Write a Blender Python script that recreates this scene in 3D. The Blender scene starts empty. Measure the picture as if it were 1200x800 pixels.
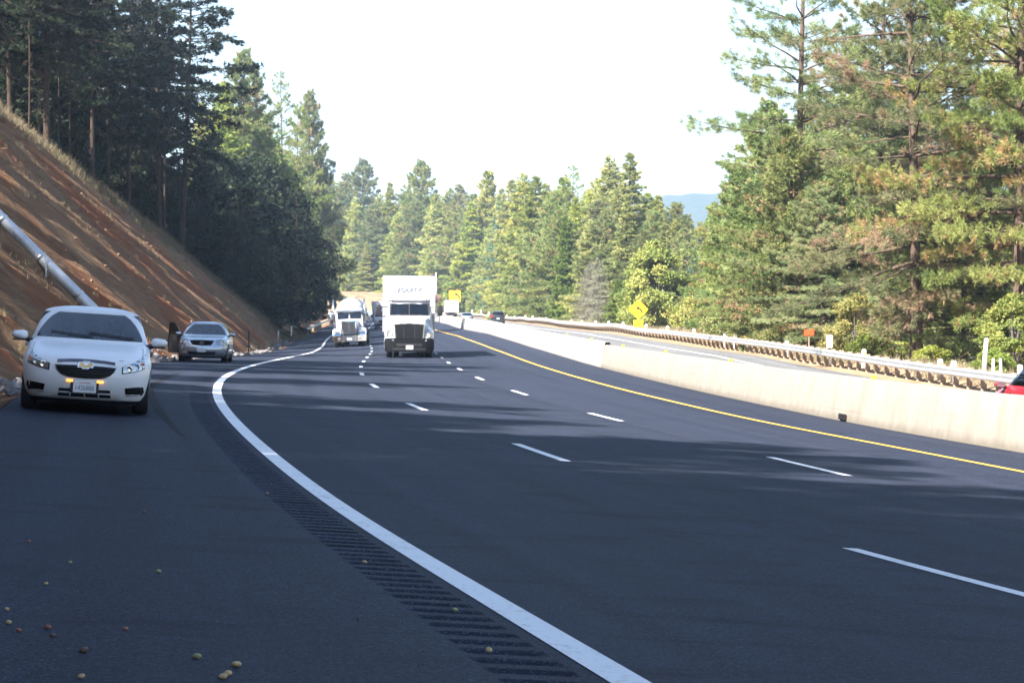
import bpy, bmesh, math, random
import numpy as np
from mathutils import Vector, Matrix, Quaternion
from mathutils.bvhtree import BVHTree

scene = bpy.context.scene
COL = scene.collection
rng = np.random.default_rng(7)
R = math.radians

# ------------------------------------------------------------------ road alignment (metres; camera stands at x=0, y=0)
DS = 0.5
S = np.arange(-80.0, 760.0, DS)
I0 = int(np.argmin(abs(S)))


def _smooth(v, kn):
    y = np.interp(S, kn, v)
    k = np.hanning(41)
    k /= k.sum()
    return np.convolve(np.pad(y, 20, mode='edge'), k, 'valid')


KAP = _smooth([-.0021, -.0021, .0029, .0006, -.0005, .0004, .0, .0, -.004, -.004], [-80, 0, 40, 90, 150, 250, 300, 455, 500, 760])
PZ = _smooth([.03, .0283, -.1223, .1341, .2582, .3249, .3905, .5046, .7921, 1.4426, 2.8, 4.4, 6.2, 8.0],
             [-80, 0, 20, 40, 60, 80, 110, 150, 190, 250, 350, 465, 600, 760])
PE = _smooth([.0726, .0726, .0613, .0146, -.0709, -.07, -.03, -.03], [-80, 0, 50, 110, 200, 300, 400, 760])
TH = np.cumsum(KAP) * DS
TH = TH - TH[I0] - .1619
PX = np.cumsum(np.sin(TH)) * DS
PY = np.cumsum(np.cos(TH)) * DS
PX = PX - PX[I0] + 5.7534
PY = PY - PY[I0]
SL0, SR0, PITCH_D = 16.68, 31.75, 14.63     # lane dash phase
EDGE, ROWR, YEL, BAR = -3.70, 3.66, 7.40, 9.90
PAVE_L = -6.9
OPP_R = 20.1
RAIL = 20.45


def ip(a, s):
    return np.interp(s, S, a)


def hc(s):          # height of the cut slope's crest above the toe
    return (.45 * vnoise(np.asarray(s) * .21, 2.5, 51) + .22 * vnoise(np.asarray(s) * .83, 4.5, 52)) * np.clip((np.asarray(s) - 20) / 40, 0, 1) * np.clip(abs(np.asarray(s) - 253) / 20, 0, 1) + np.interp(s, [-80, 100, 155, 180, 222, 237, 252, 262, 300, 400, 470, 520, 760],
                     [17, 17, 16, 13.4, 9.4, 4.6, .5, 1.0, 6.0, 6.5, 2.5, 1.0, 3.0])


def vnoise(x, y, seed=0):
    """smooth value noise in about -1..1"""
    x = np.asarray(x, float)
    y = np.asarray(y, float)
    xi = np.floor(x)
    yi = np.floor(y)
    fx = x - xi
    fy = y - yi
    fx = fx * fx * (3 - 2 * fx)
    fy = fy * fy * (3 - 2 * fy)

    def h(a, b):
        v = np.sin(a * 127.1 + b * 311.7 + seed * 74.7) * 43758.5453
        return (v - np.floor(v)) * 2 - 1
    return (h(xi, yi) * (1 - fx) + h(xi + 1, yi) * fx) * (1 - fy) + (h(xi, yi + 1) * (1 - fx) + h(xi + 1, yi + 1) * fx) * fy


def ground(s, off):
    """finished ground height at station s, offset off (arrays)"""
    s = np.asarray(s, float)
    off = np.asarray(off, float)
    Z = ip(PZ, s)
    E = ip(PE, s)
    E2 = np.maximum(E, 0)
    mid = np.clip(off, PAVE_L, 10.2)
    z = Z - mid * E
    z = z - np.clip(off - 10.2, 0, 12) * E2
    # left: gravel ditch, 45 degree cut, gentle hill above
    u = np.maximum(PAVE_L - off, 0)
    H = hc(s)
    h = u - 1.3
    cut = np.clip(h, 0, None)
    p = h + .15 * s
    up = np.where(cut < H, cut, H + .16 * np.minimum(cut - H, 60))
    # soft rounded crest
    up = np.where(abs(cut - H) < 1.2, up - .42 * .25 * (1.2 - abs(cut - H)) ** 2, up)
    face = np.clip(cut, 0, 1) * np.clip((H - cut) / 1.2, 0, 1)
    rough = .24 * vnoise(p * 1.15, s * .016, 1) + .14 * vnoise(p * 2.7, s * .04, 2) + .05 * vnoise(p * 6, s * .10, 3) + .10 * vnoise(s * .3, h * .25, 4) + .035 * vnoise(s * 1.7, h * 1.5, 5)
    ditch = -.10 * np.clip(u / .5, 0, 1) * np.clip((1.9 - u) / .6, 0, 1)
    hillr = np.clip((cut - H) / 3, 0, 1) * .35 * vnoise(s * .11, off * .13, 6)
    z = z + np.where(u > 0, up + rough * face + ditch + hillr, 0)
    # right: berm behind the rail, flat verge, then rising wooded ground
    v = np.maximum(off - OPP_R, 0)
    rise = np.clip(v - 16, 0, None) * .10
    rise = np.minimum(rise, 9)
    berm = .28 * np.clip((v - .4) / 1.0, 0, 1) - .35 * np.clip((v - 3) / 4, 0, 1)
    bank = np.clip((v - 4.5) * .95, 0, 6.0) * np.clip((s - 585) / 30, 0, 1)
    z = z + np.where(v > 0, np.maximum(rise + berm, bank) + np.clip(v / 3, 0, 1) * (.10 * vnoise(s * .5, v * .5, 8) + .35 * vnoise(s * .07, v * .08, 9)), 0)
    return z


def P(s, off, dz=0.0):
    t = float(ip(TH, s))
    return Vector((float(ip(PX, s)) + off * math.cos(t), float(ip(PY, s)) - off * math.sin(t), float(ground(s, off)) + dz))


def to_so(x, y):
    k = int(np.argmin((PX - x) ** 2 + (PY - y) ** 2))
    t = TH[k]
    return float(S[k] + (x - PX[k]) * math.sin(t) + (y - PY[k]) * math.cos(t)), float((x - PX[k]) * math.cos(t) - (y - PY[k]) * math.sin(t))


def gxy(x, y):
    s, o = to_so(x, y)
    return float(ground(s, o))


FPX, HOR, CAMZ = 2829.0, 392.0, 1.52       # focal length in photo pixels, eye-level row, eye height


def spot(px, d):
    """ground point at depth d in the direction of photo column px"""
    x = (px - 600) / FPX * d
    return Vector((x, d, gxy(x, d)))


def height_at(row, d):
    return CAMZ + (HOR - row) / FPX * d


def s_at(px, off, lo=8.0, hi=700.0):
    """station where the line at offset off is seen in photo column px"""
    ss = np.arange(lo, hi, .5)
    t = ip(TH, ss)
    u = 600 + FPX * (ip(PX, ss) + off * np.cos(t)) / (ip(PY, ss) - off * np.sin(t))
    k = np.where((u[:-1] - px) * (u[1:] - px) <= 0)[0]
    if len(k) == 0:
        return float(ss[int(np.argmin(abs(u - px)))])
    return float(ss[k[0]])


# ------------------------------------------------------------------ object helpers
def tag(o, label=None, cat=None, group=None, kind=None):
    if label:
        o['label'] = label
    if cat:
        o['category'] = cat
    if group:
        o['group'] = group
    if kind:
        o['kind'] = kind
    return o


def empty(name, loc=(0, 0, 0), label=None, cat=None, group=None, mat=None):
    o = bpy.data.objects.new(name, None)
    o.empty_display_size = .3
    COL.objects.link(o)
    o.location = loc
    if mat is not None:
        o.matrix_world = mat
    return tag(o, label, cat, group)


def link_mesh(name, me, parent=None, mats=()):
    o = bpy.data.objects.new(name, me)
    for m in mats:
        me.materials.append(m)
    COL.objects.link(o)
    if parent is not None:
        o.parent = parent
    return o


def obj(name, bm, mat, parent=None, smooth=False, angle=None):
    bmesh.ops.recalc_face_normals(bm, faces=bm.faces)
    me = bpy.data.meshes.new(name)
    bm.to_mesh(me)
    bm.free()
    if smooth:
        me.shade_smooth()
    if angle is not None:
        me.shade_smooth()
        me.set_sharp_from_angle(angle=R(angle))
    return link_mesh(name, me, parent, [mat] if mat else [])


def copy_tree(o, parent=None):
    c = o.copy()
    COL.objects.link(c)
    if parent is not None:
        c.parent = parent
        c.matrix_parent_inverse = o.matrix_parent_inverse.copy()
    for ch in list(o.children):
        copy_tree(ch, c)
    return c


def box(bm, x0, x1, y0, y1, z0, z1, bev=0.0, seg=2):
    r = bmesh.ops.create_cube(bm, size=1)
    vs = r['verts']
    for v in vs:
        v.co = Vector(((x0 + x1) / 2 + v.co.x * (x1 - x0), (y0 + y1) / 2 + v.co.y * (y1 - y0), (z0 + z1) / 2 + v.co.z * (z1 - z0)))
    if bev > 0:
        es = {e for v in vs for e in v.link_edges}
        bmesh.ops.bevel(bm, geom=list(es), offset=bev, segments=seg, affect='EDGES', profile=.6)
    return bm


def tube(bm, pts, radii, n=8, cap=True):
    pts = [Vector(p) for p in pts]
    if not hasattr(radii, '__len__'):
        radii = [radii] * len(pts)
    rings = []
    ref = None
    for i, p in enumerate(pts):
        d = (pts[min(i + 1, len(pts) - 1)] - pts[max(i - 1, 0)]).normalized()
        if ref is None:
            ref = d.orthogonal().normalized()
        ref = (ref - d * ref.dot(d)).normalized()
        b = d.cross(ref)
        rings.append([bm.verts.new(p + (ref * math.cos(2 * math.pi * k / n) + b * math.sin(2 * math.pi * k / n)) * radii[i]) for k in range(n)])
    for a, b in zip(rings[:-1], rings[1:]):
        for k in range(n):
            bm.faces.new((a[k], a[(k + 1) % n], b[(k + 1) % n], b[k]))
    if cap:
        bm.faces.new(rings[0][::-1])
        bm.faces.new(rings[-1])
    return bm


def lathe(bm, prof, axis='y', c=(0, 0, 0), n=28):
    """prof: list of (radius, along-axis)"""
    rings = []
    for r, a in prof:
        ring = []
        for k in range(n):
            t = 2 * math.pi * k / n
            if axis == 'y':
                co = (c[0] + r * math.cos(t), c[1] + a, c[2] + r * math.sin(t))
            elif axis == 'x':
                co = (c[0] + a, c[1] + r * math.cos(t), c[2] + r * math.sin(t))
            else:
                co = (c[0] + r * math.cos(t), c[1] + r * math.sin(t), c[2] + a)
            ring.append(bm.verts.new(co))
        rings.append(ring)
    for a, b in zip(rings[:-1], rings[1:]):
        for k in range(n):
            bm.faces.new((a[k], a[(k + 1) % n], b[(k + 1) % n], b[k]))
    bm.faces.new(rings[0])
    bm.faces.new(rings[-1][::-1])
    return bm


def loft(bm, secs, closed=True, caps=True):
    rings = [[bm.verts.new(p) for p in s] for s in secs]
    n = len(rings[0])
    for a, b in zip(rings[:-1], rings[1:]):
        for k in range(n if closed else n - 1):
            bm.faces.new((a[k], a[(k + 1) % n], b[(k + 1) % n], b[k]))
    if caps and closed:
        bm.faces.new(rings[0][::-1])
        bm.faces.new(rings[-1])
    return rings


def grid_mesh(name, V, mat, uv=None, smooth=True, parent=None):
    """V: (n,m,3) array -> quad sheet; uv: (n,m,2)"""
    n, m = V.shape[:2]
    me = bpy.data.meshes.new(name)
    idx = np.arange(n * m).reshape(n, m)
    q = np.stack([idx[:-1, :-1], idx[:-1, 1:], idx[1:, 1:], idx[1:, :-1]], -1).reshape(-1, 4)
    build(me, V.reshape(-1, 3), q)
    if uv is not None:
        l = me.uv_layers.new(name='UVMap')
        l.data.foreach_set('uv', np.ascontiguousarray(uv.reshape(-1, 2)[q.reshape(-1)], dtype=np.float32).ravel())
    if smooth:
        me.shade_smooth()
    return link_mesh(name, me, parent, [mat])


def build(me, V, Q):
    nv, nf, k = len(V), len(Q), Q.shape[1]
    me.vertices.add(nv)
    me.vertices.foreach_set('co', np.ascontiguousarray(V, dtype=np.float32).ravel())
    me.loops.add(nf * k)
    me.loops.foreach_set('vertex_index', np.ascontiguousarray(Q, dtype=np.int32).ravel())
    me.polygons.add(nf)
    me.polygons.foreach_set('loop_start', np.arange(0, nf * k, k, dtype=np.int32))
    me.polygons.foreach_set('loop_total', np.full(nf, k, dtype=np.int32))
    me.update(calc_edges=True)
    me.validate()


def sheet(name, s0, s1, offs, mat, dz=0.0, ds=1.0, parent=None, smooth=True):
    ss = np.arange(s0, s1 + 1e-6, ds) if (s1 - s0) > ds else np.array([s0, s1])
    if ss[-1] < s1 - 1e-6:
        ss = np.append(ss, s1)
    offs = np.asarray(offs, float)
    SS, OO = np.meshgrid(ss, offs, indexing='ij')
    t = ip(TH, SS)
    V = np.stack([ip(PX, SS) + OO * np.cos(t), ip(PY, SS) - OO * np.sin(t), ground(SS, OO) + dz], -1)
    uv = np.stack([OO, SS], -1)
    # wind so that normals look up
    return grid_mesh(name, V[:, ::-1], mat, uv[:, ::-1], smooth, parent)


def text_mesh(name, body, size, mat, parent=None, depth=.002, shear=0.0, align='CENTER', squeeze=1.0):
    cu = bpy.data.curves.new(name, 'FONT')
    cu.body = body
    cu.size = size
    cu.shear = shear
    cu.extrude = depth
    cu.align_x = align
    cu.align_y = 'CENTER'
    t = bpy.data.objects.new(name, cu)
    COL.objects.link(t)
    bpy.context.view_layer.update()
    me = bpy.data.meshes.new_from_object(t.evaluated_get(bpy.context.evaluated_depsgraph_get()))
    bpy.data.objects.remove(t)
    bpy.data.curves.remove(cu)
    for v in me.vertices:
        v.co.x *= squeeze
    me.materials.clear()
    me.name = name
    return link_mesh(name, me, parent, [mat])
# ------------------------------------------------------------------ materials
class N:
    """tiny node-tree writer"""

    def __init__(s, name):
        s.m = bpy.data.materials.new(name)
        s.m.use_nodes = True
        s.t = s.m.node_tree
        s.b = s.t.nodes['Principled BSDF']
        s.out = s.t.nodes['Material Output']

    def n(s, typ, **kw):
        nd = s.t.nodes.new(typ)
        for k, v in kw.items():
            if k.startswith('i_'):
                key = k[2:].replace('_', ' ')
                nd.inputs[key].default_value = v
            else:
                setattr(nd, k, v)
        return nd

    def l(s, a, b):
        s.t.links.new(a, b)

    def ramp(s, fac, stops):
        r = s.n('ShaderNodeValToRGB')
        cr = r.color_ramp
        while len(cr.elements) < len(stops):
            cr.elements.new(.5)
        for e, (p, c) in zip(cr.elements, stops):
            e.position = p
            e.color = (*c, 1) if len(c) == 3 else c
        s.l(fac, r.inputs[0])
        return r.outputs[0]

    def noise(s, vec, scale, detail=4, rough=.6, dist=0.0):
        nd = s.n('ShaderNodeTexNoise')
        nd.inputs['Scale'].default_value = scale
        nd.inputs['Detail'].default_value = detail
        nd.inputs['Roughness'].default_value = rough
        nd.inputs['Distortion'].default_value = dist
        if vec is not None:
            s.l(vec, nd.inputs['Vector'])
        return nd.outputs['Fac']

    def mapped(s, vec, scale=(1, 1, 1), rot=(0, 0, 0)):
        mp = s.n('ShaderNodeMapping')
        mp.inputs['Scale'].default_value = scale
        mp.inputs['Rotation'].default_value = rot
        s.l(vec, mp.inputs['Vector'])
        return mp.outputs[0]

    def mix(s, fac, a, b, mode='MIX'):
        m = s.n('ShaderNodeMix', data_type='RGBA', blend_type=mode)
        for k, v in ((0, fac), (6, a), (7, b)):
            if hasattr(v, 'links'):
                s.l(v, m.inputs[k])
            else:
                m.inputs[k].default_value = v if k == 0 else ((*v, 1) if len(v) == 3 else v)
        return m.outputs[2]

    def math(s, op, a, b=0.0, clamp=False):
        m = s.n('ShaderNodeMath', operation=op, use_clamp=clamp)
        for k, v in ((0, a), (1, b)):
            if hasattr(v, 'links'):
                s.l(v, m.inputs[k])
            else:
                m.inputs[k].default_value = v
        return m.outputs[0]

    def bump(s, h, strength=.3, dist=.02):
        b = s.n('ShaderNodeBump')
        b.inputs['Strength'].default_value = strength
        b.inputs['Distance'].default_value = dist
        s.l(h, b.inputs['Height'])
        s.l(b.outputs[0], s.b.inputs['Normal'])

    def col(s, c):
        if hasattr(c, 'links'):
            s.l(c, s.b.inputs['Base Color'])
        else:
            s.b.inputs['Base Color'].default_value = (*c, 1)

    def geo(s):
        return s.n('ShaderNodeNewGeometry').outputs['Position']

    def obco(s):
        return s.n('ShaderNodeTexCoord').outputs['Object']

    def uv(s):
        return s.n('ShaderNodeTexCoord').outputs['UV']


def plain(name, c, rough=.5, metal=0.0, coat=0.0, spec=.5, vary=.12, scale=6.0):
    """a plain paint / plastic / metal with slight uneven wear"""
    a = N(name)
    f = a.noise(a.obco(), scale, 5, .65)
    lo = tuple(max(0, x * (1 - vary)) for x in c)
    hi = tuple(min(1, x * (1 + vary)) for x in c)
    a.col(a.ramp(f, [(.3, lo), (.7, hi)]))
    a.b.inputs['Roughness'].default_value = rough
    a.b.inputs['Metallic'].default_value = metal
    a.b.inputs['Coat Weight'].default_value = coat
    a.b.inputs['Coat Roughness'].default_value = .06
    a.b.inputs['Specular IOR Level'].default_value = spec
    return a.m


def glass(name, tint, refl_rough=.02, mixmin=.06):
    a = N(name)
    a.t.nodes.remove(a.b)
    tr = a.n('ShaderNodeBsdfTransparent')
    tr.inputs[0].default_value = (*tint, 1)
    gl = a.n('ShaderNodeBsdfGlossy')
    gl.inputs['Roughness'].default_value = refl_rough
    fr = a.n('ShaderNodeFresnel')
    fr.inputs[0].default_value = 1.5
    f = a.math('ADD', fr.outputs[0], mixmin - .04, True)
    mx = a.n('ShaderNodeMixShader')
    a.l(f, mx.inputs[0])
    a.l(tr.outputs[0], mx.inputs[1])
    a.l(gl.outputs[0], mx.inputs[2])
    a.l(mx.outputs[0], a.out.inputs[0])
    return a.m


def emit(name, c, strength, base=(.8, .5, .2)):
    a = N(name)
    a.col(base)
    a.b.inputs['Emission Color'].default_value = (*c, 1)
    a.b.inputs['Emission Strength'].default_value = strength
    return a.m


def foliage(name, stops, transl=.25, hue=.014, rough=.65, brown=None):
    """leaf material: 'tint' is a per-clump random number, Object Info varies whole trees"""
    a = N(name)
    at = a.n('ShaderNodeAttribute', attribute_name='tint')
    c = a.ramp(at.outputs['Fac'], stops)
    oi = a.n('ShaderNodeObjectInfo')
    hs = a.n('ShaderNodeHueSaturation')
    a.l(a.math('ADD', a.math('MULTIPLY', oi.outputs['Random'], hue * 2), .5 - hue), hs.inputs['Hue'])
    r2 = a.math('FRACT', a.math('MULTIPLY', oi.outputs['Random'], 7.31))
    a.l(a.math('ADD', a.math('MULTIPLY', r2, .45), .78), hs.inputs['Value'])
    r3 = a.math('FRACT', a.math('MULTIPLY', oi.outputs['Random'], 17.77))
    a.l(a.math('ADD', a.math('MULTIPLY', r3, .3), .8), hs.inputs['Saturation'])
    a.l(c, hs.inputs['Color'])
    c = hs.outputs[0]
    a.col(c)
    a.b.inputs['Roughness'].default_value = rough
    a.b.inputs['Specular IOR Level'].default_value = .3
    tl = a.n('ShaderNodeBsdfTranslucent')
    a.l(c, tl.inputs[0])
    mx = a.n('ShaderNodeMixShader')
    mx.inputs[0].default_value = transl
    a.l(a.b.outputs[0], mx.inputs[1])
    a.l(tl.outputs[0], mx.inputs[2])
    a.l(mx.outputs[0], a.out.inputs[0])
    return a.m


def asphalt(name, base, fleck, worn, rough=.7):
    a = N(name)
    uv = a.uv()
    g = a.geo()
    fine = a.noise(g, 95, 3, .75)
    grain = a.noise(g, 34, 4, .8)
    big = a.noise(a.mapped(uv, (.9, .11, 1)), 1.0, 5, .6)
    patch = a.noise(a.mapped(uv, (.55, 1.5, 1)), 1.0, 5, .65, .4)
    lane = a.noise(a.mapped(uv, (2.2, .025, 1)), 1.0, 3, .5)
    vo = a.n('ShaderNodeTexVoronoi')
    vo.inputs['Scale'].default_value = 105
    a.l(g, vo.inputs['Vector'])
    cell = a.n('ShaderNodeSeparateColor')
    a.l(vo.outputs['Color'], cell.inputs[0])
    c0 = a.ramp(cell.outputs[0], [(.0, tuple(x * .35 for x in base)), (.45, tuple(x * .8 for x in base)), (.74, tuple(x * 1.25 for x in base)), (.91, fleck), (1, tuple(x * 1.5 for x in fleck))])
    c0 = a.mix(.35, c0, a.ramp(fine, [(.36, base), (.54, tuple(x * 1.35 for x in base)), (.70, fleck)]))
    c1 = a.mix(a.ramp(big, [(.42, (0, 0, 0)), (.75, (.55, .55, .55))]), c0, worn)
    c2 = a.mix(.35, c1, a.ramp(lane, [(.35, tuple(x * .6 for x in base)), (.65, tuple(x * 1.7 for x in base))]))
    c3 = a.mix(a.ramp(patch, [(.54, (0, 0, 0)), (.68, (.6, .6, .6))]), c2, tuple(x * .45 for x in base))
    a.col(c3)
    a.l(a.math('ADD', a.math('MULTIPLY', grain, .25), rough - .12), a.b.inputs['Roughness'])
    a.b.inputs['Specular IOR Level'].default_value = .09
    a.bump(a.math('ADD', a.math('ADD', fine, cell.outputs[1]), a.math('MULTIPLY', grain, .8)), .6, .008)
    return a.m


def paint_line(name, c, wear):
    a = N(name)
    f = a.noise(a.geo(), 22, 6, .75)
    f2 = a.noise(a.geo(), 2.2, 4, .6)
    k = a.ramp(a.math('ADD', f, a.math('MULTIPLY', f2, .35)), [(.53, wear), (.63, c)])
    a.col(k)
    a.b.inputs['Roughness'].default_value = .55
    a.bump(f, .25, .006)
    return a.m


def soil(name):
    """bare cut bank: red and tan raked bands, the pale ones partly painted sun streaks"""
    a = N(name)
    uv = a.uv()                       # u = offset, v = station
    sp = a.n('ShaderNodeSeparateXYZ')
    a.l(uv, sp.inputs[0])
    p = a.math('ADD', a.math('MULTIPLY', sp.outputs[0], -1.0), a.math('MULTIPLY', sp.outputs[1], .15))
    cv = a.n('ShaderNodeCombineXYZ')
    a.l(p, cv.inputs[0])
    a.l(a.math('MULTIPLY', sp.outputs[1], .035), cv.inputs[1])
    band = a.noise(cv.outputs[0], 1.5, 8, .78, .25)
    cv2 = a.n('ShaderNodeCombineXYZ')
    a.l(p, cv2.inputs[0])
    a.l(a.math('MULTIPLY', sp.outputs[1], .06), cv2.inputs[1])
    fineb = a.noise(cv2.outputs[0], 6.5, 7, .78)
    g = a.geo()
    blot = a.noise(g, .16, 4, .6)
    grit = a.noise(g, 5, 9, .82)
    c = a.ramp(band, [(.28, (.070, .030, .016)), (.42, (.125, .055, .027)), (.54, (.165, .086, .044)), (.62, (.26, .165, .09)), (.70, (.38, .27, .165)), (.8, (.16, .08, .042))])  # palest stops also stand for streaks of grazing sunlight
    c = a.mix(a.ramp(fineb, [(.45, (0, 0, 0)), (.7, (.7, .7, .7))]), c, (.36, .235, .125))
    c = a.mix(a.ramp(blot, [(.45, (0, 0, 0)), (.62, (.7, .7, .7))]), c, (.20, .13, .075))
    red = a.noise(g, .10, 3, .5)
    c = a.mix(a.ramp(red, [(.5, (0, 0, 0)), (.66, (.75, .75, .75))]), c, (.22, .064, .022))
    c = a.mix(a.ramp(grit, [(.5, (0, 0, 0)), (.75, (.5, .5, .5))]), c, (.10, .055, .03))
    a.col(c)
    a.b.inputs['Roughness'].default_value = .95
    a.b.inputs['Specular IOR Level'].default_value = .1
    a.bump(a.math('ADD', a.math('MULTIPLY', fineb, 1.2), grit), .8, .12)
    return a.m


def earth(name, stops, scale=.6, bump=.5):
    a = N(name)
    g = a.geo()
    f = a.noise(g, scale, 7, .7, .3)
    f2 = a.noise(g, scale * 14, 5, .75)
    c = a.ramp(a.math('ADD', a.math('MULTIPLY', f, .7), a.math('MULTIPLY', f2, .3)), stops)
    a.col(c)
    a.b.inputs['Roughness'].default_value = .95
    a.b.inputs['Specular IOR Level'].default_value = .1
    a.bump(f2, bump, .05)
    return a.m


def concrete(name, c0, c1, stain):
    a = N(name)
    g = a.geo()
    uv = a.uv()
    sp = a.n('ShaderNodeSeparateXYZ')
    a.l(uv, sp.inputs[0])
    f = a.noise(g, .8, 6, .65)
    str_ = a.noise(a.mapped(g, (1.5, 1.5, .22)), 1.4, 5, .7)
    fine = a.noise(g, 30, 4, .7)
    c = a.ramp(f, [(.3, c0), (.7, c1)])
    c = a.mix(a.ramp(str_, [(.48, (0, 0, 0)), (.75, (.7, .7, .7))]), c, stain)
    c = a.mix(a.ramp(fine, [(.6, (0, 0, 0)), (.8, (.18, .18, .18))]), c, stain)
    scuff = a.noise(a.mapped(uv, (.16, 14, 1)), 1.0, 5, .65)
    c = a.mix(a.ramp(scuff, [(.60, (0, 0, 0)), (.70, (.35, .35, .35))]), c, tuple(x * .55 for x in stain))
    foot = a.math('ADD', sp.outputs[1], a.math('MULTIPLY', a.noise(g, 2.6, 5, .7), .30))
    c = a.mix(a.ramp(foot, [(.18, (.7, .7, .7)), (.34, (0, 0, 0))]), c, tuple(x * .75 for x in stain))
    jt = a.math('FRACT', a.math('DIVIDE', sp.outputs[0], 9.15))
    c = a.mix(a.ramp(jt, [(.0, (.75, .75, .75)), (.0022, (.75, .75, .75)), (.0035, (0, 0, 0))]), c, tuple(x * .35 for x in stain))
    a.col(c)
    a.b.inputs['Roughness'].default_value = .85
    a.bump(fine, .2, .01)
    return a.m


def bark(name, c0, c1):
    a = N(name)
    o = a.obco()
    f = a.noise(a.mapped(o, (5, 5, .9)), 1.6, 5, .7)
    a.col(a.ramp(f, [(.35, c0), (.65, c1)]))
    a.b.inputs['Roughness'].default_value = .95
    a.b.inputs['Specular IOR Level'].default_value = .1
    a.bump(f, .9, .06)
    return a.m


M = {}
M['asphalt'] = asphalt('new_asphalt', (.0160, .0195, .0320), (.085, .100, .145), (.029, .033, .045))  # blue of skylit shade tinted into base and flecks
M['asphalt_old'] = asphalt('old_asphalt', (.115, .115, .117), (.24, .24, .24), (.16, .157, .152), .8)
M['white_line'] = paint_line('white_line_paint', (.72, .72, .72), (.38, .38, .38))
M['yellow_line'] = paint_line('yellow_line_paint', (.78, .42, .035), (.36, .22, .06))
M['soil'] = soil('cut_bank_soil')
M['gravel'] = earth('roadside_gravel', [(.3, (.10, .07, .055)), (.5, (.22, .17, .13)), (.7, (.34, .30, .26))], 3.0, .9)
M['forest_floor'] = earth('forest_floor', [(.3, (.055, .035, .02)), (.5, (.13, .085, .045)), (.68, (.28, .20, .10))], .35)
M['dirt'] = earth('dry_dirt', [(.3, (.13, .08, .045)), (.5, (.22, .155, .095)), (.7, (.32, .245, .165))], .45)
M['far_forest'] = earth('far_forest', [(.35, (.018, .032, .022)), (.65, (.036, .058, .036))], .02)
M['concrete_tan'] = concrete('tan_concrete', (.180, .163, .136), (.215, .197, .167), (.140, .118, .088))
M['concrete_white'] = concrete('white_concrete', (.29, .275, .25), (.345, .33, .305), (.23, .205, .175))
M['galv'] = plain('galvanised_steel', (.55, .56, .57), .45, .75, vary=.18, scale=3)
M['pipe'] = plain('corrugated_steel', (.55, .57, .60), .5, .35, vary=.15, scale=2)
M['wood_post'] = plain('weathered_wood', (.30, .225, .16), .9, vary=.35, scale=5)
M['white_post'] = plain('white_plastic', (.78, .78, .77), .5, vary=.06)
M['sign_yellow'] = plain('sign_yellow', (.82, .55, .015), .45, vary=.05)
M['sign_amber'] = plain('sign_amber', (.80, .42, .012), .45, vary=.05)
M['sign_orange'] = plain('sign_orange', (.55, .07, .006), .5, vary=.15)
M['sign_brown'] = plain('sign_brown', (.24, .12, .10), .6, vary=.2)
M['black'] = plain('black_plastic', (.012, .012, .013), .45, vary=.2)
M['black_print'] = plain('black_print', (.02, .018, .016), .6, vary=.1)
M['reflector'] = plain('yellow_reflector', (.80, .55, .04), .3, vary=.08)
M['orange_ref'] = plain('orange_plastic', (.80, .22, .05), .35, vary=.08)
M['rubber'] = plain('tyre_rubber', (.018, .018, .018), .8, vary=.3, scale=12)
M['alloy'] = plain('alloy', (.55, .56, .58), .3, .85, vary=.08)
M['chrome'] = plain('chrome', (.75, .76, .78), .12, 1.0, vary=.04)
M['dark_chrome'] = plain('dark_chrome', (.13, .13, .15), .25, .9, vary=.1)
M['dull_chrome'] = plain('dull_chrome', (.42, .42, .44), .3, .95, vary=.08)
M['white_paint'] = plain('white_car_paint', (.76, .77, .78), .42, coat=.25, vary=.02, scale=2)
M['white_truck'] = plain('white_truck_paint', (.42, .43, .46), .35, coat=.3, vary=.03, scale=1.5)
M['trailer_white'] = plain('white_trailer_skin', (.40, .41, .43), .5, vary=.05, scale=.9)
M['silver'] = plain('silver_car_paint', (.42, .47, .54), .3, .7, coat=.8, vary=.03, scale=2)
M['blue_paint'] = plain('blue_truck_paint', (.045, .13, .30), .3, coat=.5, vary=.06)
M['red_paint'] = plain('red_car_paint', (.33, .012, .022), .28, coat=.9, vary=.04, scale=2)
M['dark_paint'] = plain('dark_car_paint', (.028, .032, .04), .28, .3, coat=.9, vary=.06)
M['grey_paint'] = plain('grey_blue_car_paint', (.30, .36, .42), .3, .5, coat=.8, vary=.04)
M['door_trim_shaded'] = plain('shaded_door_trim', (.014, .012, .0125), .75, vary=.2)  # shade on the open door is put into this dark colour
M['seat'] = plain('grey_seat_cloth', (.055, .058, .065), .9, vary=.2, scale=14)
M['beige'] = plain('beige_cloth', (.45, .40, .33), .9, vary=.15, scale=14)
M['grille_black'] = plain('grille_mesh', (.007, .007, .007), .8, spec=.12, vary=.4, scale=60)
M['grey_plastic'] = plain('dark_grey_plastic', (.007, .0075, .009), .85, spec=.12, vary=.15)
M['glass'] = glass('windscreen_glass', (.40, .50, .56), .03, .13)
M['glass_dark'] = glass('tinted_glass', (.10, .12, .13))
M['lens'] = glass('lamp_lens', (.86, .88, .90), .05, .10)
M['lamp_bowl'] = plain('lamp_reflector', (.55, .56, .58), .25, .85, vary=.25, scale=25)
M['red_lens'] = plain('red_lens', (.50, .015, .012), .25, coat=.6, vary=.1)
M['amber_lens'] = plain('amber_lens', (.75, .17, .01), .25, coat=.6, vary=.1)
M['amber_lit'] = emit('amber_lamp_lit', (1.0, .36, .05), .6, (.8, .35, .05))
M['head_lit'] = emit('headlamp_lit', (1.0, .66, .30), 1.2, (.8, .75, .6))
M['gold'] = plain('gold_emblem', (.62, .42, .16), .3, .7, vary=.08)
M['plate'] = plain('plate_white', (.72, .73, .74), .45, vary=.03)
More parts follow.
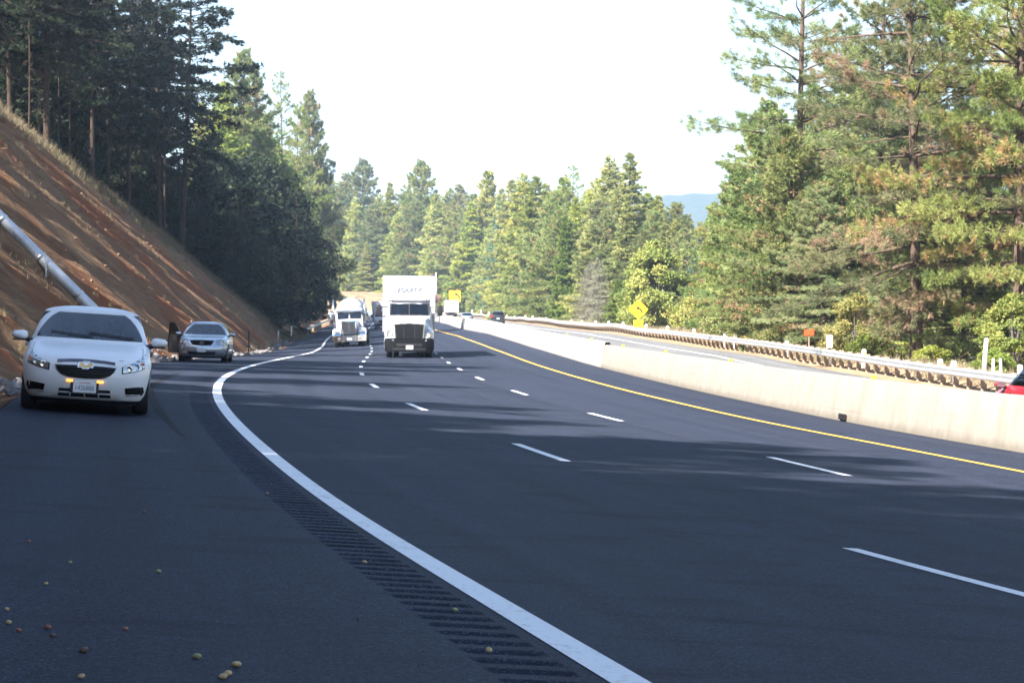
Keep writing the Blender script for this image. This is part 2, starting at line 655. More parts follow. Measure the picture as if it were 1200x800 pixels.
M['plate_ink'] = plain('plate_ink', (.10, .12, .18), .6, vary=.05)
M['bark_dark'] = bark('dark_bark', (.030, .022, .017), (.085, .062, .045))
M['bark_red'] = bark('red_pine_bark', (.05, .037, .029), (.15, .105, .076))
M['bark_grey'] = bark('grey_bark', (.10, .09, .08), (.27, .24, .21))
M['needle_pine'] = foliage('pine_needles', [(.0, (0.130, 0.182, 0.056)), (.45, (0.232, 0.270, 0.087)), (.78, (0.302, 0.319, 0.118)), (.84, (0.335, 0.292, 0.123)), (.94, (0.378, 0.270, 0.128)), (1, (0.400, 0.286, 0.144))], .38)
M['needle_rusty'] = foliage('rusty_pine_needles', [(.0, (.125, .16, .06)), (.45, (.215, .235, .09)), (.78, (.27, .265, .115)), (.86, (.33, .245, .12)), (1, (.42, .28, .155))], .38)
M['needle_fir'] = foliage('fir_needles', [(.0, (0.200, 0.254, 0.068)), (.5, (0.386, 0.405, 0.103)), (1, (0.652, 0.544, 0.146))], .36, .014)
M['needle_blue'] = foliage('blue_fir_needles', [(.0, (0.076, 0.155, 0.094)), (.5, (0.131, 0.230, 0.131)), (1, (0.211, 0.306, 0.169))], .3, .012)
M['needle_cedar'] = foliage('cedar_sprays', [(.0, (0.120, 0.193, 0.031)), (.5, (0.198, 0.284, 0.045)), (1, (0.275, 0.326, 0.065))], .3, .02)
M['needle_shaded'] = foliage('shaded_fir_needles', [(.0, (0.008, 0.016, 0.006)), (.5, (0.017, 0.028, 0.011)), (1, (0.036, 0.048, 0.017))], .2, .03)  # fir needles darkened, the shade of the wood painted in
M['needle_dead'] = foliage('dead_twigs', [(.0, (.17, .165, .12)), (.6, (.22, .21, .155)), (1, (.17, .20, .10))], .2, .014)
M['leaf_oak'] = foliage('oak_leaves', [(.0, (0.127, 0.181, 0.041)), (.5, (0.222, 0.273, 0.060)), (1, (0.360, 0.342, 0.091))], .35, .03)
M['leaf_shaded'] = foliage('shaded_oak_leaves', [(.0, (0.010, 0.019, 0.007)), (.5, (0.019, 0.032, 0.010)), (1, (0.040, 0.051, 0.016))], .3, .03)  # oak leaves with their shade painted in as dark colour
M['leaf_yellow'] = foliage('yellowing_leaves', [(.0, (.12, .145, .035)), (.5, (.20, .195, .05)), (1, (.28, .23, .07))], .35, .014)
M['straw'] = foliage('dry_grass', [(.0, (0.150, 0.109, 0.056)), (.6, (0.255, 0.195, 0.105)), (1, (0.165, 0.165, 0.060))], .3, .01)
M['tyre_mark'] = plain('rubber_mark', (.013, .0135, .016), .8, vary=.5, scale=1.2, spec=.1)
# ------------------------------------------------------------------ ground, road, markings
def far_ground():
    bm = bmesh.new()
    n = 48
    c = bm.verts.new((0, 1500, -7))
    ring = [bm.verts.new((5200 * math.cos(2 * math.pi * k / n), 1500 + 5200 * math.sin(2 * math.pi * k / n), -7)) for k in range(n)]
    for k in range(n):
        bm.faces.new((c, ring[k], ring[(k + 1) % n]))
    tag(obj('ground', bm, M['forest_floor']), kind='structure')


far_ground()

# northbound carriageway: left of the rumble strip, the strip, right of it
RUM0, RUM1 = -4.22, -3.86
RS0, RS1 = 4.0, 130.0
road = sheet('road', -60, 740, np.concatenate([[PAVE_L - .05], np.linspace(PAVE_L + .15, RUM0, 5)]), M['asphalt'])
tag(road, kind='structure')
sheet('road_surface', -60, 740, np.linspace(RUM1, 10.05, 15), M['asphalt'], parent=road)
sheet('road_surface', -60, RS0, [RUM0, RUM1], M['asphalt'], parent=road)
sheet('road_surface', RS1, 740, [RUM0, RUM1], M['asphalt'], parent=road)


def rumble():
    ss = np.arange(RS0, RS1 + .001, .025)
    offs = np.array([RUM0, RUM0 + .02, RUM0 + .05, RUM1 - .05, RUM1 - .02, RUM1])
    SS, OO = np.meshgrid(ss, offs, indexing='ij')
    ph = (SS % .32) / .32
    dep = .022 * np.clip(np.sin(np.clip((ph - .1) / .52, 0, 1) * np.pi) * 1.5, 0, 1)
    edge = np.array([0, .5, 1, 1, .5, 0])[None]
    t = ip(TH, SS)
    V = np.stack([ip(PX, SS) + OO * np.cos(t), ip(PY, SS) - OO * np.sin(t), ground(SS, OO) - dep * edge], -1)
    uv = np.stack([OO, SS], -1)
    grid_mesh('rumble_strip', V[:, ::-1], M['asphalt'], uv[:, ::-1], True, road)


rumble()
opp = sheet('opposite_road', -60, 740, np.linspace(10.3, OPP_R, 9), M['asphalt_old'], dz=-.003)
tag(opp, kind='structure')


def stripe(s0, s1, off, w, mat, parent):
    sheet('painted_line', s0, s1, [off - w / 2, off + w / 2], mat, dz=.004, ds=.75, parent=parent)


marks = sheet('road_markings', -40, 700, [EDGE - .085, EDGE + .085], M['white_line'], dz=.004, ds=.75)
tag(marks, kind='structure')
stripe(-40, 700, YEL, .14, M['yellow_line'], marks)
for off, s0 in ((0, SL0), (ROWR, SR0)):
    for i in range(-3, 36):
        c = s0 + PITCH_D * i
        if c > 3:
            stripe(c - 1.83, c + 1.83, off, .13, M['white_line'], marks)
stripe(-40, 700, 17.95, .16, M['white_line'], marks)
stripe(-40, 700, 11.35, .14, M['yellow_line'], marks)
for i in range(0, 40):
    stripe(20 + PITCH_D * i, 23.6 + PITCH_D * i, 14.6, .12, M['white_line'], marks)

def tyre_marks():
    for s0, s1, o0, o1, w in ((30, 66, -4.55, -4.95, .17), (34, 60, -5.35, -5.2, .13)):
        ss = np.arange(s0, s1, .5)
        oo = np.interp(ss, [s0, (s0 + s1) / 2, s1], [o0, (o0 + o1) / 2 - .25, o1])
        ww = w / 2 * np.sin(np.clip((ss - s0) / (s1 - s0), .02, .98) * np.pi) ** .5
        SS = np.stack([ss, ss], 1)
        OO = np.stack([oo + ww, oo - ww], 1)
        t_ = ip(TH, SS)
        V = np.stack([ip(PX, SS) + OO * np.cos(t_), ip(PY, SS) - OO * np.sin(t_), ground(SS, OO) + .0035], -1)
        grid_mesh('tyre_mark', V, M['tyre_mark'], np.stack([OO, SS], -1), True, marks)


tyre_marks()

# gravel verge and cut bank on the left, fine near the face
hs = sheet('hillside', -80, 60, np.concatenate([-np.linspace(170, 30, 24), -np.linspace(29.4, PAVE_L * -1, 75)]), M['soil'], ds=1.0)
tag(hs, kind='structure')
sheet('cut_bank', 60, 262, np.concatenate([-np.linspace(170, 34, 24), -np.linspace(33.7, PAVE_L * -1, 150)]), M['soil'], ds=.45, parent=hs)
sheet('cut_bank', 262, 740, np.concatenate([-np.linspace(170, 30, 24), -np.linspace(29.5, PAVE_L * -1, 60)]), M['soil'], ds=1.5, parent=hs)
verge = sheet('verge', -60, 740, np.concatenate([np.linspace(OPP_R - .06, 26, 14), np.linspace(28, 44, 9), np.linspace(48, 230, 30)]), M['dirt'], ds=1.5)
tag(verge, kind='structure')
# a narrow paved lane behind the right verge, mostly in the shade of the pines
tag(sheet('side_road', 60, 132, [30.2, 31.5, 33.4], M['asphalt_old'], dz=.10, ds=2), kind='structure')


def far_hill():
    xs = np.linspace(-2200, 2200, 300)
    ys = np.linspace(2700, 3900, 26)
    X, Y = np.meshgrid(xs, ys, indexing='ij')
    k = np.sin(np.clip((Y - 2700) / 1200, 0, 1) * np.pi) ** .8
    H = 104 + 100 / (1 + np.exp(-(X - 60 * Y / 3300 - 40) / 45)) + 16 * vnoise(X * .0025, Y * .002, 11) + 5 * vnoise(X * .012, Y * .01, 12) + 3.0 * vnoise(X * .075, Y * .05, 13)
    H = H * np.clip(1 - np.abs(X) / 2600, 0, 1) ** .3
    V = np.stack([X, Y, -9 + H * k], -1)
    tag(grid_mesh('hills', V[:, ::-1], M['far_forest']), kind='structure')


far_hill()

# ------------------------------------------------------------------ concrete median barrier
def barrier(s0, s1, h, mat, label):
    prof = [(0, -.05), (.012, .07), (.19, h - .02), (.21, h), (.39, h), (.41, h - .02), (.588, .07), (.60, -.05)]
    ss = np.arange(s0, s1 + .001, 1.5)
    V = np.zeros((len(ss), len(prof), 3))
    for i, s in enumerate(ss):
        t = float(ip(TH, s))
        zb = float(ground(s, BAR))
        wob = .012 * float(vnoise(s * .4, 3, 21))
        for j, (o, z) in enumerate(prof):
            oo = BAR + o + wob
            V[i, j] = (float(ip(PX, s)) + oo * math.cos(t), float(ip(PY, s)) - oo * math.sin(t), zb + z + (wob if z > .5 else 0))
    UV = np.zeros((len(ss), len(prof), 2))
    UV[:, :, 0] = ss[:, None]
    UV[:, :, 1] = np.array([z for _, z in prof])[None]
    o = grid_mesh('concrete_barrier', V[:, ::-1], mat, UV[:, ::-1], False)
    tag(o, label, 'barrier')
    return o


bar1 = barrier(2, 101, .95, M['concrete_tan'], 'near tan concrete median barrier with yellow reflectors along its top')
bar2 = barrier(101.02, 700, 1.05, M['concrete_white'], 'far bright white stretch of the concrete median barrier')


def frame_at(s, off, dz=0.0, face=1, tilt=True):
    """matrix: local +X along travel (face=1) or towards the camera (face=-1), +Z up from the road"""
    t = float(ip(TH, s))
    f = Vector((math.sin(t), math.cos(t), (float(ground(s + 1, off)) - float(ground(s - 1, off))) / 2)).normalized() * face
    if tilt:
        r = Vector((math.cos(t), -math.sin(t), float(ground(s, off + .5)) - float(ground(s, off - .5)))).normalized() * face
    else:
        r = Vector((math.cos(t), -math.sin(t), 0)).normalized() * face
    up = r.cross(f).normalized()
    left = up.cross(f).normalized()
    m = Matrix((f, left, up)).transposed().to_4x4()
    m.translation = P(s, off, dz)
    return m


def local(parent, o, m):
    o.parent = parent
    o.matrix_local = m
    return o


for px, par in ((664, bar2), (693, bar2), (730, bar1), (780, bar1), (854, bar1), (1020, bar1)):
    s = s_at(px, 10.2)
    bm = bmesh.new()
    box(bm, -.02, .02, -.05, .05, .0, .09, .008)
    z = 1.05 if par is bar2 else .95
    m = frame_at(s, BAR, z)
    m.translation = P(s, 10.2) * 1.0
    m.translation.z = float(ground(s, BAR)) + z - .002
    o = obj('reflector', bm, M['reflector'], par)
    o.matrix_world = m
bm = bmesh.new()
box(bm, -.28, .28, -.012, .03, .03, .16, .004)
o = obj('drain_opening', bm, M['black'], bar1)
s = s_at(981, 9.9)
m = frame_at(s, BAR - .004)
o.matrix_world = m

# ------------------------------------------------------------------ guardrails
WB = [(0, -.155), (.045, -.135), (.08, -.10), (.08, -.065), (.035, -.02), (.035, .02), (.08, .065), (.08, .10), (.045, .135), (0, .155)]


def guardrail(s0, s1, off, side, label, top=.78, post_from=None, max_posts=100, sag=.0):
    """side=-1: the beam faces left (towards the road on its left)"""
    ss = np.arange(s0, s1 + .001, 1.905)
    zs = []
    for s in ss:
        zs.append(float(ground(s, OPP_R if off > 0 else PAVE_L)) + top - .155 + sag * float(vnoise(s * .055, 1.7, 31)))
    verts = []
    for k, (s, z) in enumerate(zip(ss, zs)):
        t = float(ip(TH, s))
        row = []
        for a, b in WB:
            oo = off + side * a
            row.append((float(ip(PX, s)) + oo * math.cos(t), float(ip(PY, s)) - oo * math.sin(t), z + b))
        verts.append(row)
    V = np.array(verts)
    root = empty('guardrail', (0, 0, 0), label, 'guardrail')
    rail = grid_mesh('rail', V if side < 0 else V[:, ::-1], M['galv'], None, True, root)
    md = rail.modifiers.new('thick', 'SOLIDIFY')
    md.thickness = .006
    pm = None
    rest = bmesh.new()
    cnt = 0
    for k, s in enumerate(ss):
        if post_from and s < post_from:
            continue
        m = frame_at(s, off, 0, 1, False)
        m.translation.z = zs[k]
        def mk(bm):
            box(bm, -.10, .10, .20 * side * 1.0 - (.24 if side > 0 else .0), .20 * side + (.0 if side > 0 else .24), -1.0, .17, .01, 1)
            box(bm, -.075, .075, -.02 if side > 0 else -.21 + .0, .21 if side > 0 else .02, -.17, .16, .01, 1)
        if cnt < max_posts:
            if pm is None:
                bm = bmesh.new()
                # local y points left; the beam is on side `side` in offset, i.e. local y = -side
                y0, y1 = (-.24, -.07) if side < 0 else (.07, .24)
                box(bm, -.09, .09, y0 - (.16 if side < 0 else 0), y1 - (.16 if side < 0 else 0) + (.16 if side > 0 else 0), -.95, .17, .01, 1)
                box(bm, -.075, .075, -.24 if side < 0 else .0, .0 if side < 0 else .24, -.17, .15, .01, 1)
                o = obj('post', bm, M['wood_post'], root)
                pm = o.data
            else:
                o = bpy.data.objects.new('post', pm)
                COL.objects.link(o)
                o.parent = root
            o.matrix_world = m
            cnt += 1
        else:
            b2 = bmesh.new()
            b2.from_mesh(pm)
            b2.transform(m)
            me = bpy.data.meshes.new('tmp')
            b2.to_mesh(me)
            b2.free()
            rest.from_mesh(me)
            bpy.data.meshes.remove(me)
    if len(rest.verts):
        o = obj('distant_posts', rest, M['wood_post'], root)
        o['kind'] = 'stuff'
    else:
        rest.free()
    return root


guardrail(40, 620, RAIL, -1, 'long galvanised guardrail on wooden posts along the far right shoulder', post_from=70, sag=.09)
gl = guardrail(292, 440, PAVE_L - .45, 1, 'short galvanised guardrail beyond the left bank at the shoulder edge', max_posts=60)
bm = bmesh.new()
box(bm, -.2, .2, -.32, .32, -.55, .32, .04)
o = obj('end_marker', bm, M['black'], gl)
m = frame_at(291, PAVE_L - .55, 0, 1, False)
m.translation.z += .55
o.matrix_world = m

# ------------------------------------------------------------------ marker posts, signs
def px_row_height(row, d):
    return height_at(row, d)


def near_word(px):
    marks_ = [(535, 'the square yellow sign'), (588, 'the dark hatchback'), (660, 'the far white barrier'), (748, 'the diamond sign'), (828, 'the wooden pole'), (948, 'the orange sign'), (1050, 'the bare pine trunks'), (1160, 'the tall white post')]
    return min(marks_, key=lambda a: abs(a[0] - px))


def marker_post(px, row_top, off=21.2, w=.11, label='', mat='white_post', hmax=1.35, grp='white marker posts behind the guardrail'):
    s = s_at(px, off)
    p = P(s, off)
    h = min(max(height_at(row_top, p.y) - p.z, .75), hmax)
    root = empty('marker_post', p, label, 'marker post', grp)
    bm = bmesh.new()
    tube(bm, [(0, 0, -.3), (0, 0, h * .8), (0, 0, h - w * .4), (0, 0, h)], [w, w, w * .9, w * .45], 10)
    obj('post', bm, M[mat], root, True)
    bm = bmesh.new()
    box(bm, -w * .55, w * .55, -w * 1.02, -w * .9, h * .66, h * .8, .0)
    obj('reflector', bm, M['reflector'] if mat == 'white_post' else M['orange_ref'], root)
    root.rotation_euler = (random.uniform(-.03, .03), random.uniform(-.04, .04), 0)
    return root


random.seed(3)
mk = [(553, 363), (564, 363), (573, 365), (581, 367), (594, 369), (603, 371), (608, 372.5), (616, 373.5), (624, 375), (632, 376), (640, 377), (669, 376), (682, 378), (698, 379), (713, 380), (730, 381), (757, 383.5), (782, 386), (813, 389), (850, 390), (861, 393), (921, 399), (1012, 410), (1100, 422), (1117, 429)]
used_lab = {}
ords = ['', 'second ', 'third ', 'fourth ', 'fifth ', 'sixth ', 'seventh ', 'eighth ', 'ninth ', 'tenth ', 'eleventh ', 'twelfth ']


def ordinal_labels(items):
    """items: list of (key phrase with {} for the ordinal, sort value); returns unique labels"""
    out = [None] * len(items)
    by = {}
    for i, (ph, v) in enumerate(items):
        by.setdefault(ph, []).append((v, i))
    for ph, lst in by.items():
        lst.sort()
        for r, (v, i) in enumerate(lst):
            out[i] = ph.format(ords[r] if r else ('first ' if len(lst) > 1 else ''))
    return out


items = []
for px, row in mk:
    lx, w = near_word(px)
    side = 'left' if px < lx else 'right'
    dist = abs(px - lx)
    items.append(('{}white marker post ' + side + ' of ' + w + ', behind the guardrail', dist))
for (px, row), lab in zip(mk, ordinal_labels(items)):
    marker_post(px, row, label=lab)
marker_post(872, 394, label='single orange topped marker post between two white ones behind the guardrail', mat='orange_ref', grp=None, w=.08)

# white posts at the far right
def stake(px, r0, r1, d, w, lean, label, name='marker_post', mat='white_post'):
    p = spot(px, d)
    z0 = p.z - .1
    h = height_at(r0, d) - z0
    bm = bmesh.new()
    tube(bm, [(0, 0, -.3), (lean * .5, 0, h * .5), (lean, 0, h - w * .5), (lean, 0, h)], [w, w * .97, w * .95, w * .6], 10)
    o = obj(name, bm, M[mat], None, True)
    o.location = (p.x, p.y, z0)
    tag(o, label, 'post')
    return o


stake(1152, 396, 442, 85, .08, .12, 'tall white leaning post behind the guardrail')
stake(1164, 420, 442, 86, .05, .0, 'thin white post close right of the tall leaning post')
stake(1174, 420, 442, 86, .05, -.05, 'thin white post between the tall leaning post and the red car')
stake(1196, 427, 446, 82, .10, -.02, 'stubby white post behind the red car at the right edge')
# left verge
for px, r0, r1, d, w, mat, lab in ((291.5, 388, 412, 136, .035, 'grey_plastic', 'thin dark stake at the toe of the bank beside the silver car'),
                                   (326, 387, 402, 176, .05, 'galv', 'dull grey post at the foot of the bank before the white post'),
                                   (341.5, 382, 398, 205, .085, 'white_post', 'white round post at the far foot of the left bank')):
    s = s_at(px, PAVE_L - 1.0)
    p = P(s, PAVE_L - 1.0)
    h = max(.9, height_at(r0, p.y) - p.z)
    bm = bmesh.new()
    tube(bm, [(0, 0, -.3), (0, 0, h * .6), (0.01, 0, h)], [w, w, w * .9], 8)
    o = obj('marker_post', bm, M[mat], None, True)
    o.location = p
    tag(o, lab, 'post')


def arrow_bm(bm, w, y):
    """bent arrow pointing up-left, drawn in x (right) / z (up), centred, size w"""
    pts = []
    for k in range(9):                       # arc from the bottom right, curving to the left
        a = k / 8 * R(68)
        cx, cz = -.12 * w, -.30 * w
        r = .42 * w
        pts.append((cx + r * math.cos(a), cz + r * math.sin(a)))
    th = .072 * w
    L_, R_ = [], []
    for i, (x, z) in enumerate(pts):
        dx = pts[min(i + 1, 8)][0] - pts[max(i - 1, 0)][0]
        dz = pts[min(i + 1, 8)][1] - pts[max(i - 1, 0)][1]
        l = math.hypot(dx, dz)
        L_.append((x - dz / l * th, z + dx / l * th))
        R_.append((x + dz / l * th, z - dx / l * th))
    for i in range(8):
        bm.faces.new([bm.verts.new((p[0], y, p[1])) for p in (L_[i], L_[i + 1], R_[i + 1], R_[i])])
    tx, tz = pts[-1]
    dx, dz = pts[-1][0] - pts[-2][0], pts[-1][1] - pts[-2][1]
    l = math.hypot(dx, dz)
    dx, dz = dx / l, dz / l
    hd = [(tx - dz * .17 * w, tz + dx * .17 * w), (tx + dx * .30 * w, tz + dz * .30 * w), (tx + dz * .17 * w, tz - dx * .17 * w)]
    bm.faces.new([bm.verts.new((p[0], y, p[1])) for p in hd])


def panel(name, poly, y0, y1, mat, parent, bev=.0):
    bm = bmesh.new()
    a = [bm.verts.new((x, y0, z)) for x, z in poly]
    b = [bm.verts.new((x, y1, z)) for x, z in poly]
    bm.faces.new(a)
    bm.faces.new(b[::-1])
    n = len(poly)
    for k in range(n):
        bm.faces.new((a[k], b[k], b[(k + 1) % n], a[(k + 1) % n]))
    return obj(name, bm, mat, parent)


def face_text(name, body, size, mat, parent, x, y, z, squeeze=1.0, shear=0.0):
    t = text_mesh(name, body, size, mat, parent, .002, shear, squeeze=squeeze)
    t.location = (x, y, z)
    t.rotation_euler = (R(90), 0, 0)
    return t


def rounded(w, h, r=.06, n=4):
    out = []
    for cx, cz, a0 in ((w / 2 - r, h / 2 - r, 0), (-w / 2 + r, h / 2 - r, 90), (-w / 2 + r, -h / 2 + r, 180), (w / 2 - r, -h / 2 + r, 270)):
        for k in range(n + 1):
            a = R(a0 + 90 * k / n)
            out.append((cx + r * math.cos(a), cz + r * math.sin(a)))
    return out


# yellow diamond
d = 187.0
p = spot(748, d)
sg = empty('curve_sign', p, 'yellow diamond sign with a left curve arrow above a 55 plaque', 'traffic sign')
cz = height_at(362.5, d) - p.z
w = 1.10
dia = [(x * math.cos(R(45)) - z * math.sin(R(45)), x * math.sin(R(45)) + z * math.cos(R(45))) for x, z in rounded(w, w, .07)]
o = panel('sign_panel', [(x, z + cz) for x, z in dia], -.03, -.005, M['sign_yellow'], sg)
bm = bmesh.new()
arrow_bm(bm, .95, -.036)
o = obj('arrow', bm, M['black_print'], sg)
o.location.z = cz
pz = height_at(380.3, d) - p.z
panel('speed_plaque', [(x, z + pz) for x, z in rounded(.74, .74, .05)], -.030, -.006, M['sign_yellow'], sg)
face_text('plaque_number', '55', .62, M['black_print'], sg, 0, -.034, pz + .0)
bm = bmesh.new()
box(bm, -.05, .05, 0, .08, -.4, cz + .5)
obj('post', bm, M['wood_post'], sg)

# big square sign
d = 526.0
p = spot(533, d)
sg = empty('curve_sign', p, 'large square amber sign with a left bent arrow above the small truck', 'traffic sign')
cz = height_at(347, d) - p.z
panel('sign_panel', [(x, z + cz) for x, z in rounded(2.5, 2.5, .15)], -.05, -.01, M['sign_amber'], sg)
bm = bmesh.new()
arrow_bm(bm, 2.2, -.06)
o = obj('arrow', bm, M['black_print'], sg)
o.location = (.35, 0, cz + .15)
face_text('speed_number', '55', 1.0, M['black_print'], sg, -.55, -.058, cz - .65)
bm = bmesh.new()
for x in (-.8, .8):
    box(bm, x - .07, x + .07, 0, .14, -.5, cz + 1.2)
obj('post', bm, M['wood_post'], sg)
bm = bmesh.new()
tube(bm, [(.62, .0, cz + 1.24), (.62, 0, cz + 1.42)], .16, 10)
tube(bm, [(-.62, .0, cz + 1.24), (-.62, 0, cz + 1.36)], .10, 10)
obj('beacon', bm, M['orange_ref'], sg)

# weathered reddish sign on a tall pole on the median
d = 352.0
x = (511 - 600) / FPX * d
s, off = to_so(x, d)
base = P(s, 10.2)
sg = empty('pole_sign', (x, d, float(ground(s, BAR)) + 1.0), 'weathered reddish sign on a tall pale pole behind the white semi truck', 'sign')
h = height_at(319, d) - sg.location.z
bm = bmesh.new()
tube(bm, [(0, 0, -.1), (0, 0, h)], [.07, .055], 10)
obj('pole', bm, M['white_post'], sg, True)
cz = height_at(350, d) - sg.location.z
panel('sign_panel', [(xx, z + cz) for xx, z in rounded(1.0, 1.15, .08)], -.10, -.07, M['sign_brown'], sg)

# orange sign
d = 118.0
p = spot(948, d)
sg = empty('orange_sign', p, 'small orange sign on a thin post behind the guardrail', 'sign')
cz = height_at(389.5, d) - p.z
panel('sign_panel', [(x + .02 * z, z + cz + x * .05) for x, z in rounded(.50, .30, .03)], -.03, -.01, M['sign_orange'], sg)
bm = bmesh.new()
for r in (-.06, .06):
    for k in range(5):
        xx = -.18 + k * .09
        vs = [bm.verts.new((xx + a, -.034, cz + r + b)) for a, b in ((-.022, -.018), (.022, -.018), (.022, .018), (-.022, .018))]
        bm.faces.new(vs)
obj('lettering', bm, M['sign_brown'], sg)
bm = bmesh.new()
box(bm, -.025, .025, 0, .05, -.3, cz + .1)
obj('post', bm, M['wood_post'], sg)

# white box marker
d = 110.0
p = spot(972, d)
sg = empty('utility_marker', p, 'white boxy utility marker on two short legs behind the guardrail', 'utility marker')
z1 = height_at(392.5, d) - p.z
z0 = height_at(407.5, d) - p.z
bm = bmesh.new()
box(bm, -.13, .13, -.10, .10, z0, z1, .03)
obj('cabinet', bm, M['white_post'], sg)
for x in (-.08, .08):
    bm = bmesh.new()
    box(bm, x - .025, x + .025, -.03, .03, -.4, z0 + .01)
    obj('leg', bm, M['galv'], sg)

# wooden pole in the trees
d = 235.0
p = spot(828, d)
h = height_at(325, d) - p.z
bm = bmesh.new()
tube(bm, [(0, 0, -.5), (0, 0, h)], [.16, .11], 10)
pl = empty('utility_pole', p, 'bare pale wooden pole standing before the trees right of the diamond sign', 'pole')
obj('shaft', bm, M['wood_post'], pl, True)
bm = bmesh.new()
box(bm, -.5, .5, -.08, .0, h - .5, h - .38)
obj('crossarm', bm, M['wood_post'], pl)

# ------------------------------------------------------------------ drain pipe lying on the bank
def downdrain():
    s = 90.0
    pts = []
    for k in range(0, 121):
        u = 1.15 + k * .115
        off = PAVE_L - u
        z = float(ip(PZ, s)) - PAVE_L * float(ip(PE, s)) + max(u - 1.3, 0) + .28
        t = float(ip(TH, s))
        pts.append(Vector((float(ip(PX, s)) + off * math.cos(t), float(ip(PY, s)) - off * math.sin(t), z)))
    root = empty('drain_pipe', pts[0], 'long corrugated metal drain pipe running down the red bank', 'pipe')
    fine, rad = [], []
    n = len(pts) * 3
    for k in range(n):
        f = k / (n - 1) * (len(pts) - 1)
        i = min(int(f), len(pts) - 2)
        q = pts[i].lerp(pts[i + 1], f - i)
        fine.append(q - pts[0])
        rad.append(.205 + (.011 if k % 2 else -.006))
    bm = bmesh.new()
    tube(bm, fine, rad, 20)
    obj('pipe', bm, M['pipe'], root, True)
    for k in range(8, len(pts) - 4, 12):
        q = pts[k] - pts[0]
        dr = (pts[k + 1] - pts[k]).normalized()
        bm = bmesh.new()
        tube(bm, [q - dr * .06, q + dr * .06], .225, 20)
        obj('coupling_band', bm, M['galv'], root, True)
    for k in (30, 54, 78, 102):
        q = pts[k] - pts[0]
        t = float(ip(TH, s))
        fw = Vector((math.sin(t), math.cos(t), 0))
        for sd in (-1, 1):
            bm = bmesh.new()
            a = q + fw * .25 * sd
            tube(bm, [a + Vector((0, 0, -.9)), a + Vector((0, 0, .28))], .03, 6)
            obj('stake', bm, M['galv'], root)


downdrain()

# broken rock along the foot of the bank
def toe_rocks():
    rr = np.random.default_rng(5)
    bm = bmesh.new()
    for k in range(900):
        s = rr.uniform(40, 250) if k < 560 else rr.uniform(68, 135)
        off = PAVE_L - abs(rr.normal(.75, .35)) - .12
        r = rr.uniform(.05, .16) * (1.35 if rr.random() < .12 else 1)
        p = P(s, off)
        m = Matrix.Translation(p + Vector((0, 0, r * .3))) @ Matrix.Rotation(rr.uniform(0, 6), 4, Vector((rr.normal(), rr.normal(), rr.normal())).normalized()) @ Matrix.Diagonal((r * rr.uniform(.8, 1.5), r, r * rr.uniform(.5, .9), 1))
        g = bmesh.ops.create_icosphere(bm, subdivisions=1, radius=1, matrix=m)
        for v in g['verts']:
            v.co += Vector((rr.normal(), rr.normal(), rr.normal())) * r * .13
    a = N('rock')
    a.col(a.ramp(a.noise(a.geo(), 1.8, 5, .7), [(.3, (.07, .062, .06)), (.55, (.16, .15, .15)), (.75, (.30, .29, .28))]))
    a.b.inputs['Roughness'].default_value = .9
    o = obj('rocks', bm, a.m)
    tag(o, 'strip of broken grey rock along the foot of the bank', 'rocks', kind='stuff')


toe_rocks()

def chips(name, label, pts, rads, mat, seed):
    rr = np.random.default_rng(seed)
    bm = bmesh.new()
    for p, r in zip(pts, rads):
        mt = Matrix.Translation(p + Vector((0, 0, r * .3))) @ Matrix.Rotation(rr.uniform(0, 6), 4, Vector((rr.normal(), rr.normal(), rr.normal())).normalized()) @ Matrix.Diagonal((r * rr.uniform(.8, 1.6), r, r * rr.uniform(.5, .9), 1))
        g = bmesh.ops.create_icosphere(bm, subdivisions=1, radius=1, matrix=mt)
        for v in g['verts']:
            v.co += Vector((rr.normal(), rr.normal(), rr.normal())) * r * .16
    tag(obj(name, bm, mat), label, name, kind='stuff')


rr_ = np.random.default_rng(41)
pp_, ra_ = [], []
for k in range(380):
    s_ = rr_.uniform(62, 245)
    f_ = rr_.random() ** 1.3
    pp_.append(P(s_, PAVE_L - 1.3 - float(hc(s_)) * f_))
    ra_.append(rr_.uniform(.03, .08) * (2.0 if rr_.random() < .06 else 1))
chips('clods', 'loose clods and stones lying on the cut bank', pp_, ra_, plain('clod_soil', (.13, .08, .05), .95, vary=.45, scale=3), 42)
pp_, ra_ = [], []
for k in range(420):
    s_ = 7.5 + 26 * rr_.random() ** 1.5
    o_ = rr_.choice([-6.75 + abs(rr_.normal()) * .5, -4.5 + rr_.normal() * .35, rr_.uniform(-6.8, -4)])
    pp_.append(P(s_, float(np.clip(o_, -6.88, -3.9))))
    ra_.append(rr_.uniform(.0025, .0065))
chips('grit', 'fine angular grit scattered over the near shoulder', pp_, ra_, M['gravel'], 43)

